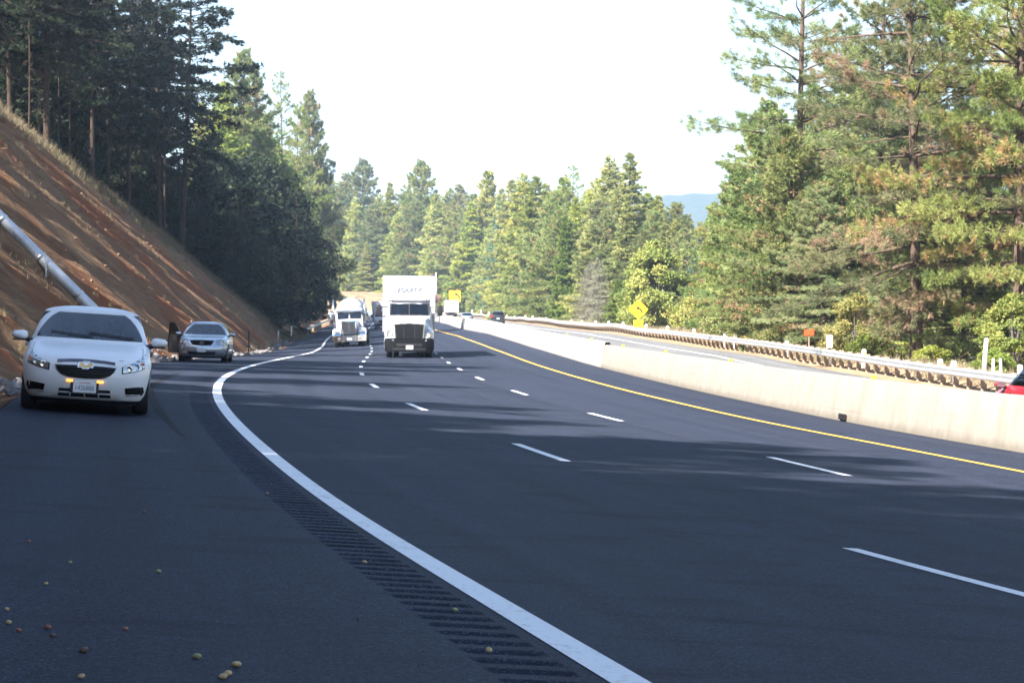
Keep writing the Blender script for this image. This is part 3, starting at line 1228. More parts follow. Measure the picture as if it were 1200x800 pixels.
# ------------------------------------------------------------------ bits lying on the shoulder
def pebbles():
    cols = {'tan': M_pebble('tan_husk', (.42, .30, .15)), 'olive': M_pebble('olive_husk', (.26, .26, .12)), 'red': M_pebble('reddish_husk', (.26, .10, .06)), 'dark': M_pebble('dark_husk', (.10, .06, .045))}
    lst = [(313, 579, 'tan'), (169, 600, 'red'), (82, 660, 'olive'), (186, 671, 'olive'), (54, 685, 'tan'), (8, 715, 'tan'), (10, 731, 'tan'), (22, 740, 'red'), (56, 737, 'red'), (62, 746, 'dark'), (147, 738, 'red'), (98, 764, 'dark'), (95, 795, 'tan'), (231, 772, 'olive'), (277, 781, 'tan'), (267, 791, 'tan'), (261, 795, 'tan'), (427, 660, 'tan'), (573, 764, 'tan'), (34, 635, 'red'), (533, 716, 'olive')]
    where = {'tan': 'pale tan', 'olive': 'greenish', 'red': 'reddish brown', 'dark': 'dark brown'}
    items = []
    for px, row, c in lst:
        lane = 'in the rumble strip' if px > 400 or px == 313 else ('near the left edge of the shoulder' if px < 70 else 'on the open shoulder')
        items.append(('{}small ' + where[c] + ' round seed husk ' + lane + '', row))
    labs = ordinal_labels(items)
    for (px, row, c), lab in zip(lst, labs):
        # walk the ray until it meets the ground
        dirv = Vector(((px - 600) / FPX, 1, (HOR - row) / FPX))
        t = 5.0
        for _ in range(4000):
            q = dirv * t + Vector((0, 0, CAMZ))
            if q.z < gxy(q.x, q.y):
                break
            t += .02
        r = random.uniform(.010, .0145) * (1.15 if row > 760 else 1)
        bm = bmesh.new()
        bmesh.ops.create_icosphere(bm, subdivisions=2, radius=1)
        for v in bm.verts:
            k = 1 + random.uniform(-.06, .06)
            v.co = Vector((v.co.x * r * 1.15 * k, v.co.y * r * k, v.co.z * r * .72 * k))
        o = obj('seed_husk', bm, cols[c], None, True)
        o.location = (q.x, q.y, gxy(q.x, q.y) + r * .6)
        o.rotation_euler = (random.uniform(-.3, .3), random.uniform(-.3, .3), random.uniform(0, 6))
        tag(o, lab, 'seed husk', 'seed husks scattered on the shoulder')


def M_pebble(n, c):
    return plain(n, c, .7, vary=.35, scale=60)


pebbles()


def tufts(name, label, pts, hgt, mat, blades_n=9, wid=.02):
    r = np.random.default_rng(17)
    pts = np.asarray(pts)
    n = len(pts)
    K = blades_n
    base = pts[:, None, :] + r.normal(size=(n, K, 3)) * np.array([.10, .10, .0])
    d = np.array([0, 0, 1.0]) + r.normal(size=(n, K, 3)) * np.array([.42, .42, .1])
    L = hgt * r.uniform(.4, 1.2, (n, 1, 1)) * r.uniform(.6, 1.1, (n, K, 1))
    sd = r.normal(size=(n, K, 3)) * np.array([1, 1, 0])
    sd = sd / (np.linalg.norm(sd, axis=-1, keepdims=True) + 1e-9) * wid
    V = np.stack([base - sd, base + sd, base + d * L * .6 + sd * .7, base + d * L], 2).reshape(-1, 3)
    me = bpy.data.meshes.new(name)
    build(me, V, np.arange(len(V)).reshape(-1, 4))
    at = me.attributes.new('tint', 'FLOAT', 'FACE')
    at.data.foreach_set('value', np.repeat(r.random(n), K).astype(np.float32))
    o = link_mesh(name, me, None, [mat])
    tag(o, label, 'grass', kind='stuff')


def grass():
    r = np.random.default_rng(23)
    ss, oo = [], []
    for k in range(5200):                 # crest of the cut
        s = r.uniform(95, 262)
        H = float(hc(s))
        oo.append(PAVE_L - 1.3 - H - r.normal() * .9 + .55)
        ss.append(s)
    def lay(ss, oo, name, label, h, n, w):
        ss, oo = np.array(ss), np.array(oo)
        t = ip(TH, ss)
        pts = np.stack([ip(PX, ss) + oo * np.cos(t), ip(PY, ss) - oo * np.sin(t), ground(ss, oo) - .03], -1)
        tufts(name, label, pts, h, M['straw'], n, w)
    lay(ss, oo, 'dry_grass', 'dry straw coloured grass along the crest of the cut bank', .60, 9, .016)
    ss, oo = [], []
    for k in range(5200):                 # thin scatter over the face, thicker near the foot
        s = r.uniform(60, 255)
        H = float(hc(s))
        f = r.random() ** 1.4
        if vnoise(s * .05 + f * 3, f * 9, 44) < .0:
            continue
        oo.append(PAVE_L - 1.3 - H * f)
        ss.append(s)
    lay(ss, oo, 'sparse_grass', 'sparse dry grass scattered over the face of the cut bank', .22, 7, .010)
    ss = r.uniform(55, 330, 5200)
    oo = OPP_R + 1.0 + np.abs(r.normal(size=5200)) * 5.5
    t = ip(TH, ss)
    pts = np.stack([ip(PX, ss) + oo * np.cos(t), ip(PY, ss) - oo * np.sin(t), ground(ss, oo) - .03], -1)
    tufts('dry_grass', 'dry grass and weeds behind the guardrail', pts, .45, M['straw'], 9, .016)


grass()
# ------------------------------------------------------------------ trees
def mesh_from(name, V, Q, tint=None, mat=None):
    me = bpy.data.meshes.new(name)
    build(me, V, Q)
    if tint is not None and len(me.polygons) == len(tint):
        at = me.attributes.new('tint', 'FLOAT', 'FACE')
        at.data.foreach_set('value', np.ascontiguousarray(tint, dtype=np.float32))
    if mat:
        me.materials.append(mat)
    return me


def unit(v):
    return v / (np.linalg.norm(v, axis=-1, keepdims=True) + 1e-9)


def blades(r, pos, axis, K, L, W, spread, upb=0.0, flat=0.0, jitter=.0):
    """K leaf blades bursting from each pos around axis; returns quads"""
    n = len(pos)
    d = axis[:, None, :] + r.normal(size=(n, K, 3)) * spread
    d[..., 2] = d[..., 2] * (1 - flat) + upb
    d = unit(d)
    b = pos[:, None, :] + r.normal(size=(n, K, 3)) * jitter
    ln = L * r.uniform(.65, 1.15, (n, K, 1))
    out = pos * np.array([1.0, 1.0, 0.0])
    out = unit(out) + np.array([0, 0, .55])
    side = unit(np.cross(d, out[:, None, :] + r.normal(size=(n, K, 3)) * .55))
    if flat > .9:
        s2 = unit(np.cross(d, np.array([0, 0, 1.0]) + r.normal(size=(n, K, 3)) * .35))
        side = unit(side * (1 - flat) + s2 * flat)
    w = W * r.uniform(.7, 1.3, (n, K, 1))
    v0 = b
    v1 = b + d * ln * .5 + side * w * .5
    v2 = b + d * ln
    v3 = b + d * ln * .5 - side * w * .5
    V = np.stack([v0, v1, v2, v3], 2).reshape(-1, 3)
    Q = np.arange(len(V)).reshape(-1, 4)
    return V, Q


def wood(parts, n=5):
    """parts: list of (pts (m,3), radii (m,)) tapered tubes -> V,Q"""
    VV, QQ = [], []
    base = 0
    for pts, rad in parts:
        pts = np.asarray(pts, float)
        m = len(pts)
        d = unit(np.gradient(pts, axis=0))
        ref = np.where(abs(d[:, 2:3]) > .8, np.array([[1.0, 0, 0]]), np.array([[0, 0, 1.0]]))
        a = unit(np.cross(d, ref))
        b = np.cross(d, a)
        k = n if rad[0] > .06 else 3
        if rad[0] > .2:
            k = 9
        ang = np.arange(k) / k * 2 * np.pi
        ring = pts[:, None, :] + (a[:, None, :] * np.cos(ang)[None, :, None] + b[:, None, :] * np.sin(ang)[None, :, None]) * np.asarray(rad)[:, None, None]
        VV.append(ring.reshape(-1, 3))
        idx = np.arange(m * k).reshape(m, k) + base
        QQ.append(np.stack([idx[:-1], np.roll(idx[:-1], -1, 1), np.roll(idx[1:], -1, 1), idx[1:]], -1).reshape(-1, 4))
        base += m * k
    return np.concatenate(VV), np.concatenate(QQ)


def conifer(kind, seed, H, cb, Rm, prof, whorl, nb, up0, up1, tuft, K, L, W, spread, mat, barkm, trunk_r, droop=.0, flat=0.0,
            upb=0.0, irregular=.25, twig=.30, start=.25, brown=0.0, dead=0, lean=.015, double=1.0, gap=.0, jit=.05, twiglev=True):
    """one tree prototype: returns (trunk mesh, crown mesh), base at the origin"""
    r = np.random.default_rng(seed)
    parts = []
    m = 14
    zz = np.linspace(-.6, H * .985, m)
    bx = lean * H * np.sin(zz / H * 2.2 + r.uniform(0, 6)) * r.uniform(.3, 1)
    by = lean * H * np.sin(zz / H * 2.7 + r.uniform(0, 6)) * r.uniform(.3, 1)
    bx -= np.interp(0, zz, bx)
    by -= np.interp(0, zz, by)
    tr = trunk_r * (1 - np.clip(zz / H, 0, 1)) ** .8 + .018
    tr[0] *= 1.35
    tr[1] *= 1.08
    parts.append((np.stack([bx, by, zz], -1), tr))
    pos, axis, tint = [], [], []
    z = H * cb
    phase = r.uniform(0, 6)
    while z < H * .985:
        t = (z - H * cb) / (H * (1 - cb))
        rad = Rm * prof(t)
        cnt = max(2, int(round(nb * (1 - .35 * t) * r.uniform(.75, 1.25))))
        phase += r.uniform(.5, 1.2)
        for k in range(cnt):
            if r.random() < gap:
                continue
            az = phase + 2 * np.pi * k / cnt + r.normal() * .25
            ln = max(.25, rad * (1 + r.normal() * irregular))
            el = R(up0 + (up1 - up0) * t + r.normal() * 9)
            q = np.linspace(0, 1, 6)
            hx = q * ln * math.cos(el)
            hz = q * ln * math.sin(el) - droop * ln * q ** 2 + .10 * ln * q ** 3
            wob = np.cumsum(r.normal(size=6)) * .03 * ln
            z0 = z + r.uniform(-.3, .3) * whorl
            x0, y0 = np.interp(z0, zz, bx), np.interp(z0, zz, by)
            pts = np.stack([x0 + hx * math.cos(az) - wob * math.sin(az), y0 + hx * math.sin(az) + wob * math.cos(az), z0 + hz], -1)
            r0 = min(.018 + ln * .012, np.interp(z0, zz, tr) * .6)
            parts.append((pts, np.linspace(r0, .006, 6)))
            # twigs carrying the foliage
            nt_ = max(2, int(ln * tuft * (1.15 - .3 * t)))
            f = start + (1 - start) * r.random(nt_) ** .75
            f[0] = 1.0
            c = np.stack([np.interp(f, q, pts[:, i]) for i in range(3)], -1)
            sd = r.choice([-1, 1], nt_) * r.random(nt_) ** .8
            wl = twig * ln * (1.12 - f) * sd
            dv = np.array([math.cos(az), math.sin(az), 0])
            sv = np.array([-math.sin(az), math.cos(az), 0])
            off = sv[None] * wl[:, None] + dv[None] * (abs(wl) * .5)[:, None]
            off[:, 2] += abs(wl) * (math.sin(el) * .3) + r.normal(size=nt_) * jit * ln * .5 - abs(wl) * droop * .5
            pp = c + off
            br = r.random() < brown
            base_t = r.uniform(0, .62)
            tn = np.clip(base_t + r.normal(size=nt_) * .12, 0, .82)
            if brown > 0:
                hit = r.random(nt_) < (.55 if br else .05)
                tn = np.where(hit, r.uniform(.84, 1, nt_), tn)
            ax = unit(dv[None] * .7 + off * (1.2 / max(ln * .3, .2)) + np.array([0, 0, math.sin(el) * .6])[None])
            pos.append(pp)
            axis.append(ax)
            tint.append(tn)
            if twiglev and ln > 1.2:
                for i in r.permutation(nt_)[:max(2, nt_ // 4)]:
                    mid = (c[i] + pp[i]) / 2 + np.array([0, 0, -.02 * ln])
                    parts.append((np.stack([c[i] - dv * abs(wl[i]) * .25, mid, pp[i]]), np.array([.011, .008, .004]) * (1 + ln * .12)))
        z += whorl * r.uniform(.7, 1.3) * (1.0 - .35 * t)
    for k in range(dead):                       # bare drooping limbs below the crown
        z0 = H * cb * r.uniform(.35, 1.05)
        az = r.uniform(0, 2 * np.pi)
        ln = Rm * r.uniform(.4, 1.05)
        q = np.linspace(0, 1, 7)
        hz = q * ln * .12 - ln * r.uniform(.25, .75) * q ** 2
        x0, y0 = np.interp(z0, zz, bx), np.interp(z0, zz, by)
        pts = np.stack([x0 + q * ln * .8 * math.cos(az), y0 + q * ln * .8 * math.sin(az), z0 + hz], -1)
        parts.append((pts, np.linspace(.04, .008, 7)))
        for i in range(2, 6):
            e = pts[i] + np.array([r.normal() * .4, r.normal() * .4, -r.uniform(.2, .7)])
            parts.append((np.stack([pts[i], (pts[i] + e) / 2 + [0, 0, .05], e]), np.array([.014, .010, .005])))
    pos = np.concatenate(pos)
    axis = np.concatenate(axis)
    tint = np.concatenate(tint)
    # top
    pos = np.concatenate([pos, np.stack([bx[-1] + r.normal(size=6) * .08, by[-1] + r.normal(size=6) * .08, H - r.random(6) * .5], -1)])
    axis = np.concatenate([axis, np.tile([0, 0, 1.0], (6, 1))])
    tint = np.concatenate([tint, np.full(6, .4)])
    V, Q = blades(r, pos, axis, K, L, W, spread, upb, flat, L * .12)
    crown = mesh_from(kind + '_crown', V, Q, np.repeat(tint, K), mat)
    V, Q = wood(parts)
    trunk = mesh_from(kind + '_trunk', V, Q, None, barkm)
    trunk.shade_smooth()
    return trunk, crown


def broadleaf(kind, seed, H, Rm, mat, barkm, trunk_r, clumps=70, leaves=90, L=.20, W=.15, base=.18, cl=.85, tall=1.0):
    r = np.random.default_rng(seed)
    parts = []
    pos, axis, tint = [], [], []
    nst = 3
    tops = []
    for k in range(nst):
        a = r.uniform(0, 6)
        q = np.linspace(0, 1, 8)
        e = Rm * .45 * r.uniform(.3, 1)
        pts = np.stack([e * q ** 1.4 * math.cos(a), e * q ** 1.4 * math.sin(a), -.4 + (H * .86 + .4) * q * r.uniform(.85, 1)], -1)
        parts.append((pts, np.linspace(trunk_r * (1 if k == 0 else .7), .03, 8)))
        tops.append(pts)
    for k in range(clumps):
        # crown volume: egg with bumps
        th = r.uniform(0, 2 * np.pi)
        t = r.uniform(base, 1) ** .85
        prof = np.sin(np.clip((t - base * .6) / (1 - base * .6), 0, 1) ** .75 * np.pi) ** .6 * (1.05 - .35 * t)
        rr = Rm * prof * r.uniform(.45, 1.0) ** .6 * (1 + .25 * math.sin(3 * th + seed) + .18 * math.sin(5 * th + t * 9))
        c = np.array([rr * math.cos(th), rr * math.sin(th), H * t * .96])
        st = tops[r.integers(nst)]
        j = int(np.clip((c[2] / H - .22) * 8, 1, 6))
        s0 = st[j]
        parts.append((np.stack([s0, (s0 + c) / 2 + [0, 0, .15], c]), np.array([.035, .022, .008])))
        n = int(leaves * r.uniform(.6, 1.3))
        sz = cl * r.uniform(.6, 1.25)
        g = unit(r.normal(size=(n, 3))) * (r.random((n, 1)) ** .45) * np.array([1, 1, .62]) * sz
        pos.append(c + g)
        axis.append(unit(g + np.array([0, 0, .3])))
        tint.append(np.clip(r.uniform(.1, .8) + r.normal(size=n) * .14, 0, 1))
    pos = np.concatenate(pos)
    axis = np.concatenate(axis)
    tint = np.concatenate(tint)
    V, Q = blades(r, pos, axis, 2, L, W, .8, 0, 0, L * .3)
    crown = mesh_from(kind + '_crown', V, Q, np.repeat(tint, 2), mat)
    V, Q = wood(parts)
    trunk = mesh_from(kind + '_trunk', V, Q, None, barkm)
    trunk.shade_smooth()
    return trunk, crown


PROTO = {}


def cone(e=.8, lo=.10):
    return lambda t: (1 - t) ** e * (1 - lo) + lo * (1 - t)


def egg(k=.35):
    return lambda t: max(.06, (min(1, (t + .12) / k) ** .7) * (1 - t) ** .62 * 1.35)


def ready():
    for i in range(3):      # open-grown ponderosa, big needle tufts, seen close
        PROTO['pine', i] = conifer('pine', 100 + i, 30, .10, 5.6, egg(.25), .80, 5, -10, 42, 11.0, 26, .38, .035, .60, M['needle_pine'], M['bark_red'], .34, droop=.12, upb=.12, irregular=.3, twig=.46, brown=.14, dead=8, start=.2, gap=.06)
    for i in range(2):      # same, partly browned
        PROTO['rusty', i] = conifer('pine', 120 + i, 30, .12, 4.8, egg(.30), .95, 5, -12, 40, 8.0, 26, .38, .030, .60, M['needle_rusty'], M['bark_red'], .32, droop=.14, upb=.10, irregular=.35, twig=.46, brown=.28, dead=14, start=.25, gap=.12)
    for i in range(2):      # slender pine with a long bare stem
        PROTO['airy', i] = conifer('pine', 140 + i, 30, .30, 3.9, egg(.4), 1.0, 5, 0, 40, 7.5, 24, .40, .032, .6, M['needle_pine'], M['bark_red'], .26, droop=.08, upb=.10, irregular=.35, twig=.5, dead=6, start=.28, gap=.10)
    for i in range(4):      # pointed fir or pine of the far stand
        PROTO['fir', i] = conifer('fir', 200 + i, 24, .03, 4.3, cone(.62 + .07 * i, .14), .58, 8, -12, 38, 7.0, 14, .44, .095, .55, M['needle_fir'], M['bark_dark'], .26, droop=.16, flat=.30, irregular=.26, twig=.46, start=.12, twiglev=False, upb=.05)
    for i in range(2):
        PROTO['pinefar', i] = conifer('pine', 230 + i, 24, .06, 4.5, egg(.16), .66, 7, -6, 44, 7.0, 15, .46, .085, .65, M['needle_pine'], M['bark_red'], .28, droop=.08, upb=.14, irregular=.28, twig=.48, start=.12, brown=.07, twiglev=False)
    PROTO['blue', 0] = conifer('fir', 250, 22, .02, 4.2, cone(.8), .55, 9, -14, 30, 6.5, 11, .46, .12, .5, M['needle_blue'], M['bark_dark'], .28, droop=.2, flat=.4, irregular=.16, twig=.45, start=.12, twiglev=False)
    for i in range(2):
        PROTO['cedar', i] = conifer('cedar', 260 + i, 20, .02, 3.2, cone(.6, .25), .50, 9, -5, 55, 7.5, 12, .40, .12, .55, M['needle_cedar'], M['bark_red'], .28, droop=.22, flat=.1, irregular=.2, twig=.45, start=.2, twiglev=False)
    PROTO['column', 0] = conifer('cedar', 270, 26, .05, 2.7, lambda t: max(.2, min(1, (1 - t) * 2.6) ** .6), .62, 8, 5, 50, 8, 12, .44, .12, .6, M['needle_fir'], M['bark_grey'], .3, droop=.15, irregular=.3, twig=.45, start=.2, twiglev=False)
    PROTO['dead', 0] = conifer('snag', 280, 17, .06, 4.2, cone(.75), .60, 7, -15, 25, 6.0, 9, .55, .045, .7, M['needle_dead'], M['bark_grey'], .20, droop=.22, irregular=.3, twig=.5, start=.1)
    for i in range(3):      # dark tall firs on the hill, bare lower stems
        PROTO['tall', i] = conifer('fir', 300 + i, 32, .30, 4.8, egg(.42), .9, 6, -14, 30, 6.2, 12, .48, .11, .55, M['needle_shaded'], M['bark_dark'], .32, droop=.22, flat=.3, irregular=.35, twig=.48, start=.2, dead=18, gap=.06)
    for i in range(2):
        PROTO['pole', i] = conifer('fir', 320 + i, 26, .55, 2.4, egg(.4), 1.0, 4, -5, 35, 6.0, 11, .45, .11, .5, M['needle_shaded'], M['bark_dark'], .14, droop=.2, flat=.3, irregular=.4, twig=.45, start=.2, dead=14, gap=.12)
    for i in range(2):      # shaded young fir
        PROTO['young', i] = conifer('fir', 340 + i, 15, .02, 3.5, cone(.7, .12), .55, 8, -12, 34, 6.4, 11, .44, .12, .55, M['needle_shaded'], M['bark_dark'], .2, droop=.18, flat=.35, irregular=.28, twig=.45, start=.12, twiglev=False)
    for i in range(2):
        PROTO['oak', i] = broadleaf('oak', 400 + i, 11, 4.6, M['leaf_oak'], M['bark_grey'], .22, 120, 120, .30, .24, .04, 1.05)
    for i in range(2):
        PROTO['darkoak', i] = broadleaf('oak', 420 + i, 13, 5.0, M['leaf_shaded'], M['bark_dark'], .25, 140, 110, .32, .26, .04, 1.1)
    PROTO['yellow', 0] = broadleaf('maple', 440, 6.5, 3.0, M['leaf_yellow'], M['bark_grey'], .10, 60, 80, .22, .17, .05, .8)
    for i in range(2):
        PROTO['shrub', i] = broadleaf('shrub', 460 + i, 2.6, 2.0, M['leaf_oak'], M['bark_grey'], .05, 40, 60, .17, .13, .02, .55)


ready()
PH = {'pine': 30, 'rusty': 30, 'airy': 30, 'fir': 24, 'pinefar': 24, 'blue': 22, 'cedar': 20, 'column': 26, 'dead': 17, 'tall': 32, 'pole': 26, 'young': 15, 'oak': 11, 'darkoak': 13, 'yellow': 6.5, 'shrub': 2.6}
NAME = {'pine': 'pine_tree', 'rusty': 'pine_tree', 'airy': 'pine_tree', 'fir': 'fir_tree', 'pinefar': 'pine_tree', 'blue': 'fir_tree', 'cedar': 'cedar_tree', 'column': 'cedar_tree', 'dead': 'dead_tree', 'tall': 'fir_tree', 'pole': 'fir_tree', 'young': 'fir_tree', 'oak': 'oak_tree', 'darkoak': 'oak_tree', 'yellow': 'maple_tree', 'shrub': 'shrub'}
WORD = {'pine': 'broad green pine with long tufted branches', 'rusty': 'pine with browned needles', 'airy': 'airy pine with a bare stem', 'fir': 'pointed green fir', 'pinefar': 'bushy round shouldered pine', 'blue': 'blue green fir', 'cedar': 'bright yellow green cedar', 'column': 'narrow columnar conifer', 'dead': 'grey bare twigged tree', 'tall': 'tall dark fir with a bare lower trunk', 'pole': 'slim pole like trunk with a thin top', 'young': 'dark young fir', 'oak': 'rounded yellow green tree', 'darkoak': 'dark leafy tree', 'yellow': 'yellowing small maple', 'shrub': 'low leafy shrub'}
CAT = {'oak_tree': 'tree', 'shrub': 'shrub'}
trng = random.Random(11)
planted = []


def plant(kind, px, d, row_top=None, H=None, var=None, label=None, group=None, wide=1.0, xy=None, rot=None, lean=0.0, sink=.0):
    """a tree standing on the ground at depth d in the direction of column px; its top reaches photo row row_top"""
    p = spot(px, d) if xy is None else Vector((xy[0], xy[1], gxy(*xy)))
    h = H if row_top is None else height_at(row_top, d) - p.z
    nv = len([1 for k in PROTO if k[0] == kind])
    tr, cr = PROTO[kind, (var if var is not None else trng.randrange(nv)) % nv]
    k = h / PH[kind]
    root = empty(NAME[kind], (p.x, p.y, p.z - sink))
    root.rotation_euler = (trng.uniform(-.012, .012), lean + trng.uniform(-.012, .012), trng.uniform(0, 6.28) if rot is None else rot)
    kw = max(k, .45) * wide if k < 1 else (1 + (k - 1) * .7) * wide
    root.scale = (kw, kw, k)
    for nm, me in (('trunk', tr), ('crown', cr)):
        o = bpy.data.objects.new(nm, me)
        COL.objects.link(o)
        o.parent = root
    planted.append([root, kind, px, d, label, group])
    return root


# --- right: the tall pines close to the far shoulder
plant('airy', 938, 141, -150, var=0, wide=1.1, label='tall airy pine rising left of the rusty pine, its bare stem against the sky')
plant('rusty', 1074, 108, -190, var=0, wide=1.0, label='tall pine with many browned tufts and a pale straight trunk')
plant('pine', 1030, 150, -60, var=1, wide=.9, label='dark trunked pine just left of the browned pine')
plant('pine', 1192, 106, -260, var=0, wide=.85, label='big dense pine filling the upper right corner')
plant('pine', 1127, 112, 215, var=2, wide=1.1, label='young low branched pine behind the tall white leaning post')
plant('rusty', 985, 160, 20, var=1, wide=1.1, label='shorter browned pine between the airy pine and the tall pale trunk')
plant('pinefar', 905, 158, 118, var=0, wide=1.2, label='round topped pine below the airy pine, over the orange sign')
plant('pinefar', 868, 172, 196, var=1, wide=1.15, label='bushy pine at the left edge of the tall right stand')
plant('pine', 955, 148, 175, var=2, wide=1.1, label='low spreading pine behind the orange sign')
plant('pinefar', 1020, 170, 90, var=1, wide=1.2)
plant('pinefar', 925, 136, 150, var=1, wide=1.1)
plant('pine', 965, 133, 215, var=1, wide=1.1)
plant('pinefar', 995, 138, 160, var=0, wide=1.0)
plant('pine', 905, 142, 235, var=0, wide=1.2)
plant('pinefar', 890, 200, 160, var=0)
plant('pine', 1105, 150, -40, var=2)
plant('pine', 1225, 118, -150, var=1)
plant('pinefar', 1195, 150, 60, var=0)
plant('rusty', 1060, 185, 30, var=1)
plant('pinefar', 960, 210, 110, var=0)
plant('fir', 925, 190, 230)
plant('pinefar', 1140, 175, 120, var=1)
plant('oak', 1188, 99, 345, var=0, wide=.8, label='leafy green bush tree at the right edge above the red car')
plant('yellow', 1003, 116, 345, var=0, wide=1.1, label='yellowing maple behind the guardrail right of the orange sign')
plant('yellow', 1025, 121, 372, var=0, wide=1.1)
plant('oak', 868, 150, 330, var=1, wide=1.0, label='low leafy tree with dark stems right of the wooden pole')
# --- the sunlit stand across the valley bottom (photo column, depth, row of the top)
far = [('fir', 372, 690, 248), ('pinefar', 381, 690, 205), ('fir', 388, 680, 232), ('fir', 362, 690, 270), ('fir', 398, 690, 214), ('pinefar', 428, 455, 187), ('fir', 407, 430, 203), ('fir', 392, 470, 212), ('fir', 457, 430, 215), ('pinefar', 497, 470, 188), ('fir', 480, 440, 222), ('fir', 525, 430, 221), ('fir', 542, 395, 216),
       ('column', 571, 420, 200), ('fir', 597, 400, 211), ('fir', 614, 420, 204), ('fir', 627, 395, 206), ('fir', 641, 410, 216), ('column', 659, 420, 208), ('airy', 670, 380, 194), ('fir', 684, 400, 222),
       ('fir', 699, 370, 212), ('fir', 716, 350, 183), ('fir', 739, 325, 181), ('fir', 760, 360, 226), ('fir', 774, 380, 230), ('pinefar', 790, 350, 238), ('fir', 806, 370, 256), ('fir', 822, 330, 260), ('fir', 838, 300, 250), ('pinefar', 860, 260, 228),
       # middle rank
       ('fir', 416, 380, 232), ('pinefar', 440, 385, 240), ('fir', 462, 370, 250), ('pinefar', 484, 390, 236), ('fir', 508, 375, 240), ('pinefar', 530, 360, 250), ('fir', 553, 360, 238), ('blue', 586, 340, 236),
       ('fir', 572, 350, 262), ('fir', 610, 340, 246), ('pinefar', 636, 330, 258), ('pinefar', 652, 345, 246), ('cedar', 664, 310, 254), ('fir', 690, 300, 258), ('pinefar', 712, 300, 246), ('fir', 733, 280, 238), ('pinefar', 752, 270, 270),
       ('fir', 783, 285, 262), ('pinefar', 803, 275, 268), ('blue', 815, 262, 290), ('fir', 830, 250, 276), ('pinefar', 848, 225, 262), ('fir', 862, 215, 250),
       # front rank down to the guardrail
       ('pinefar', 396, 520, 262), ('fir', 430, 335, 285), ('fir', 470, 340, 300), ('fir', 505, 330, 296), ('pinefar', 545, 330, 290), ('fir', 565, 318, 300), ('pinefar', 602, 300, 288), ('fir', 625, 295, 300), ('pinefar', 645, 290, 292),
       ('cedar', 662, 262, 318), ('dead', 703, 240, 302), ('dead', 690, 255, 305), ('cedar', 722, 222, 328), ('oak', 768, 228, 283), ('oak', 752, 250, 312), ('pinefar', 795, 240, 318), ('oak', 806, 226, 345), ('pinefar', 835, 205, 318), ('fir', 852, 195, 310),
       ('fir', 445, 440, 228), ('pinefar', 470, 450, 226), ('fir', 512, 440, 228), ('pinefar', 556, 400, 228), ('fir', 584, 390, 222), ('pinefar', 648, 390, 224), ('fir', 676, 360, 232), ('pinefar', 700, 340, 236), ('fir', 724, 320, 222), ('fir', 752, 330, 240), ('pinefar', 768, 300, 248), ('fir', 792, 300, 256), ('oak', 678, 270, 335), ('oak', 600, 318, 338), ('oak', 575, 335, 338), ('fir', 588, 305, 318), ('oak', 640, 290, 342), ('oak', 622, 300, 345)]
for k, px, d, row in far:
    lab = None
    if (k, px) == ('blue', 586):
        lab = 'dark blue green fir standing over the dark hatchback'
    if (k, px) == ('airy', 670):
        lab = 'airy round topped pine standing above the middle of the sunlit stand'
    if (k, px) == ('fir', 739):
        lab = 'tallest pointed fir of the sunlit stand, straight above the diamond sign'
    if (k, px) == ('oak', 768):
        lab = 'big rounded yellow green tree just behind the diamond sign'
    if (k, px) == ('dead', 703):
        lab = 'taller grey bare twigged tree left of the diamond sign'
    if (k, px) == ('column', 571):
        lab = 'narrow column shaped conifer above the square amber sign'
    big = k in ('fir', 'pinefar')
    d0 = 190.0
    while d0 < 690 and to_so((px - 600) / FPX * d0, d0)[1] < 24.5:
        d0 += 4
    if d0 > d - 4:
        d = d0 + (d - 190) * .28 + trng.uniform(0, 8)
    plant(k, px, d, row, label=lab, wide=trng.uniform(1.15, 1.45) if big else 1.0, group='conifers of the sunlit stand beyond the guardrail' if lab is None else None)
# --- left: trees at the crest of the cut and on the hill behind it
crest = [('pole', 34, 160, -60, .9), ('tall', 55, 168, -160, 1.1), ('pole', 46, 172, -40, .8), ('pole', 82, 176, 0, .8), ('pole', 68, 178, -10, .8), ('tall', 108, 186, -110, .85), ('pole', 128, 188, -20, 1.0), ('tall', 187, 212, -60, .8), ('pole', 193, 214, -20, .8),
         ('tall', 213, 223, -60, 1.0), ('tall', 12, 165, -160, .9), ('tall', 80, 198, -90, .9), ('tall', 150, 205, -70, .9), ('tall', 120, 215, -40, 1.0), ('tall', 35, 195, -120, 1.0), ('tall', -20, 170, -160, 1.0), ('tall', 20, 215, -90, 1.0), ('tall', 165, 235, -30, 1.0), ('tall', 65, 230, -60, 1.0), ('tall', 100, 245, -20, 1.0), ('tall', 5, 240, -60, 1.0)]
for k, px, d, row, w in crest:
    lab = None
    if px == 213:
        lab = 'tall dark fir with a straight trunk on the crest, last before the sky'
    if px == 55:
        lab = 'thickest dark trunk on the crest above the drain pipe'
    plant(k, px, d, row, wide=w, label=lab)
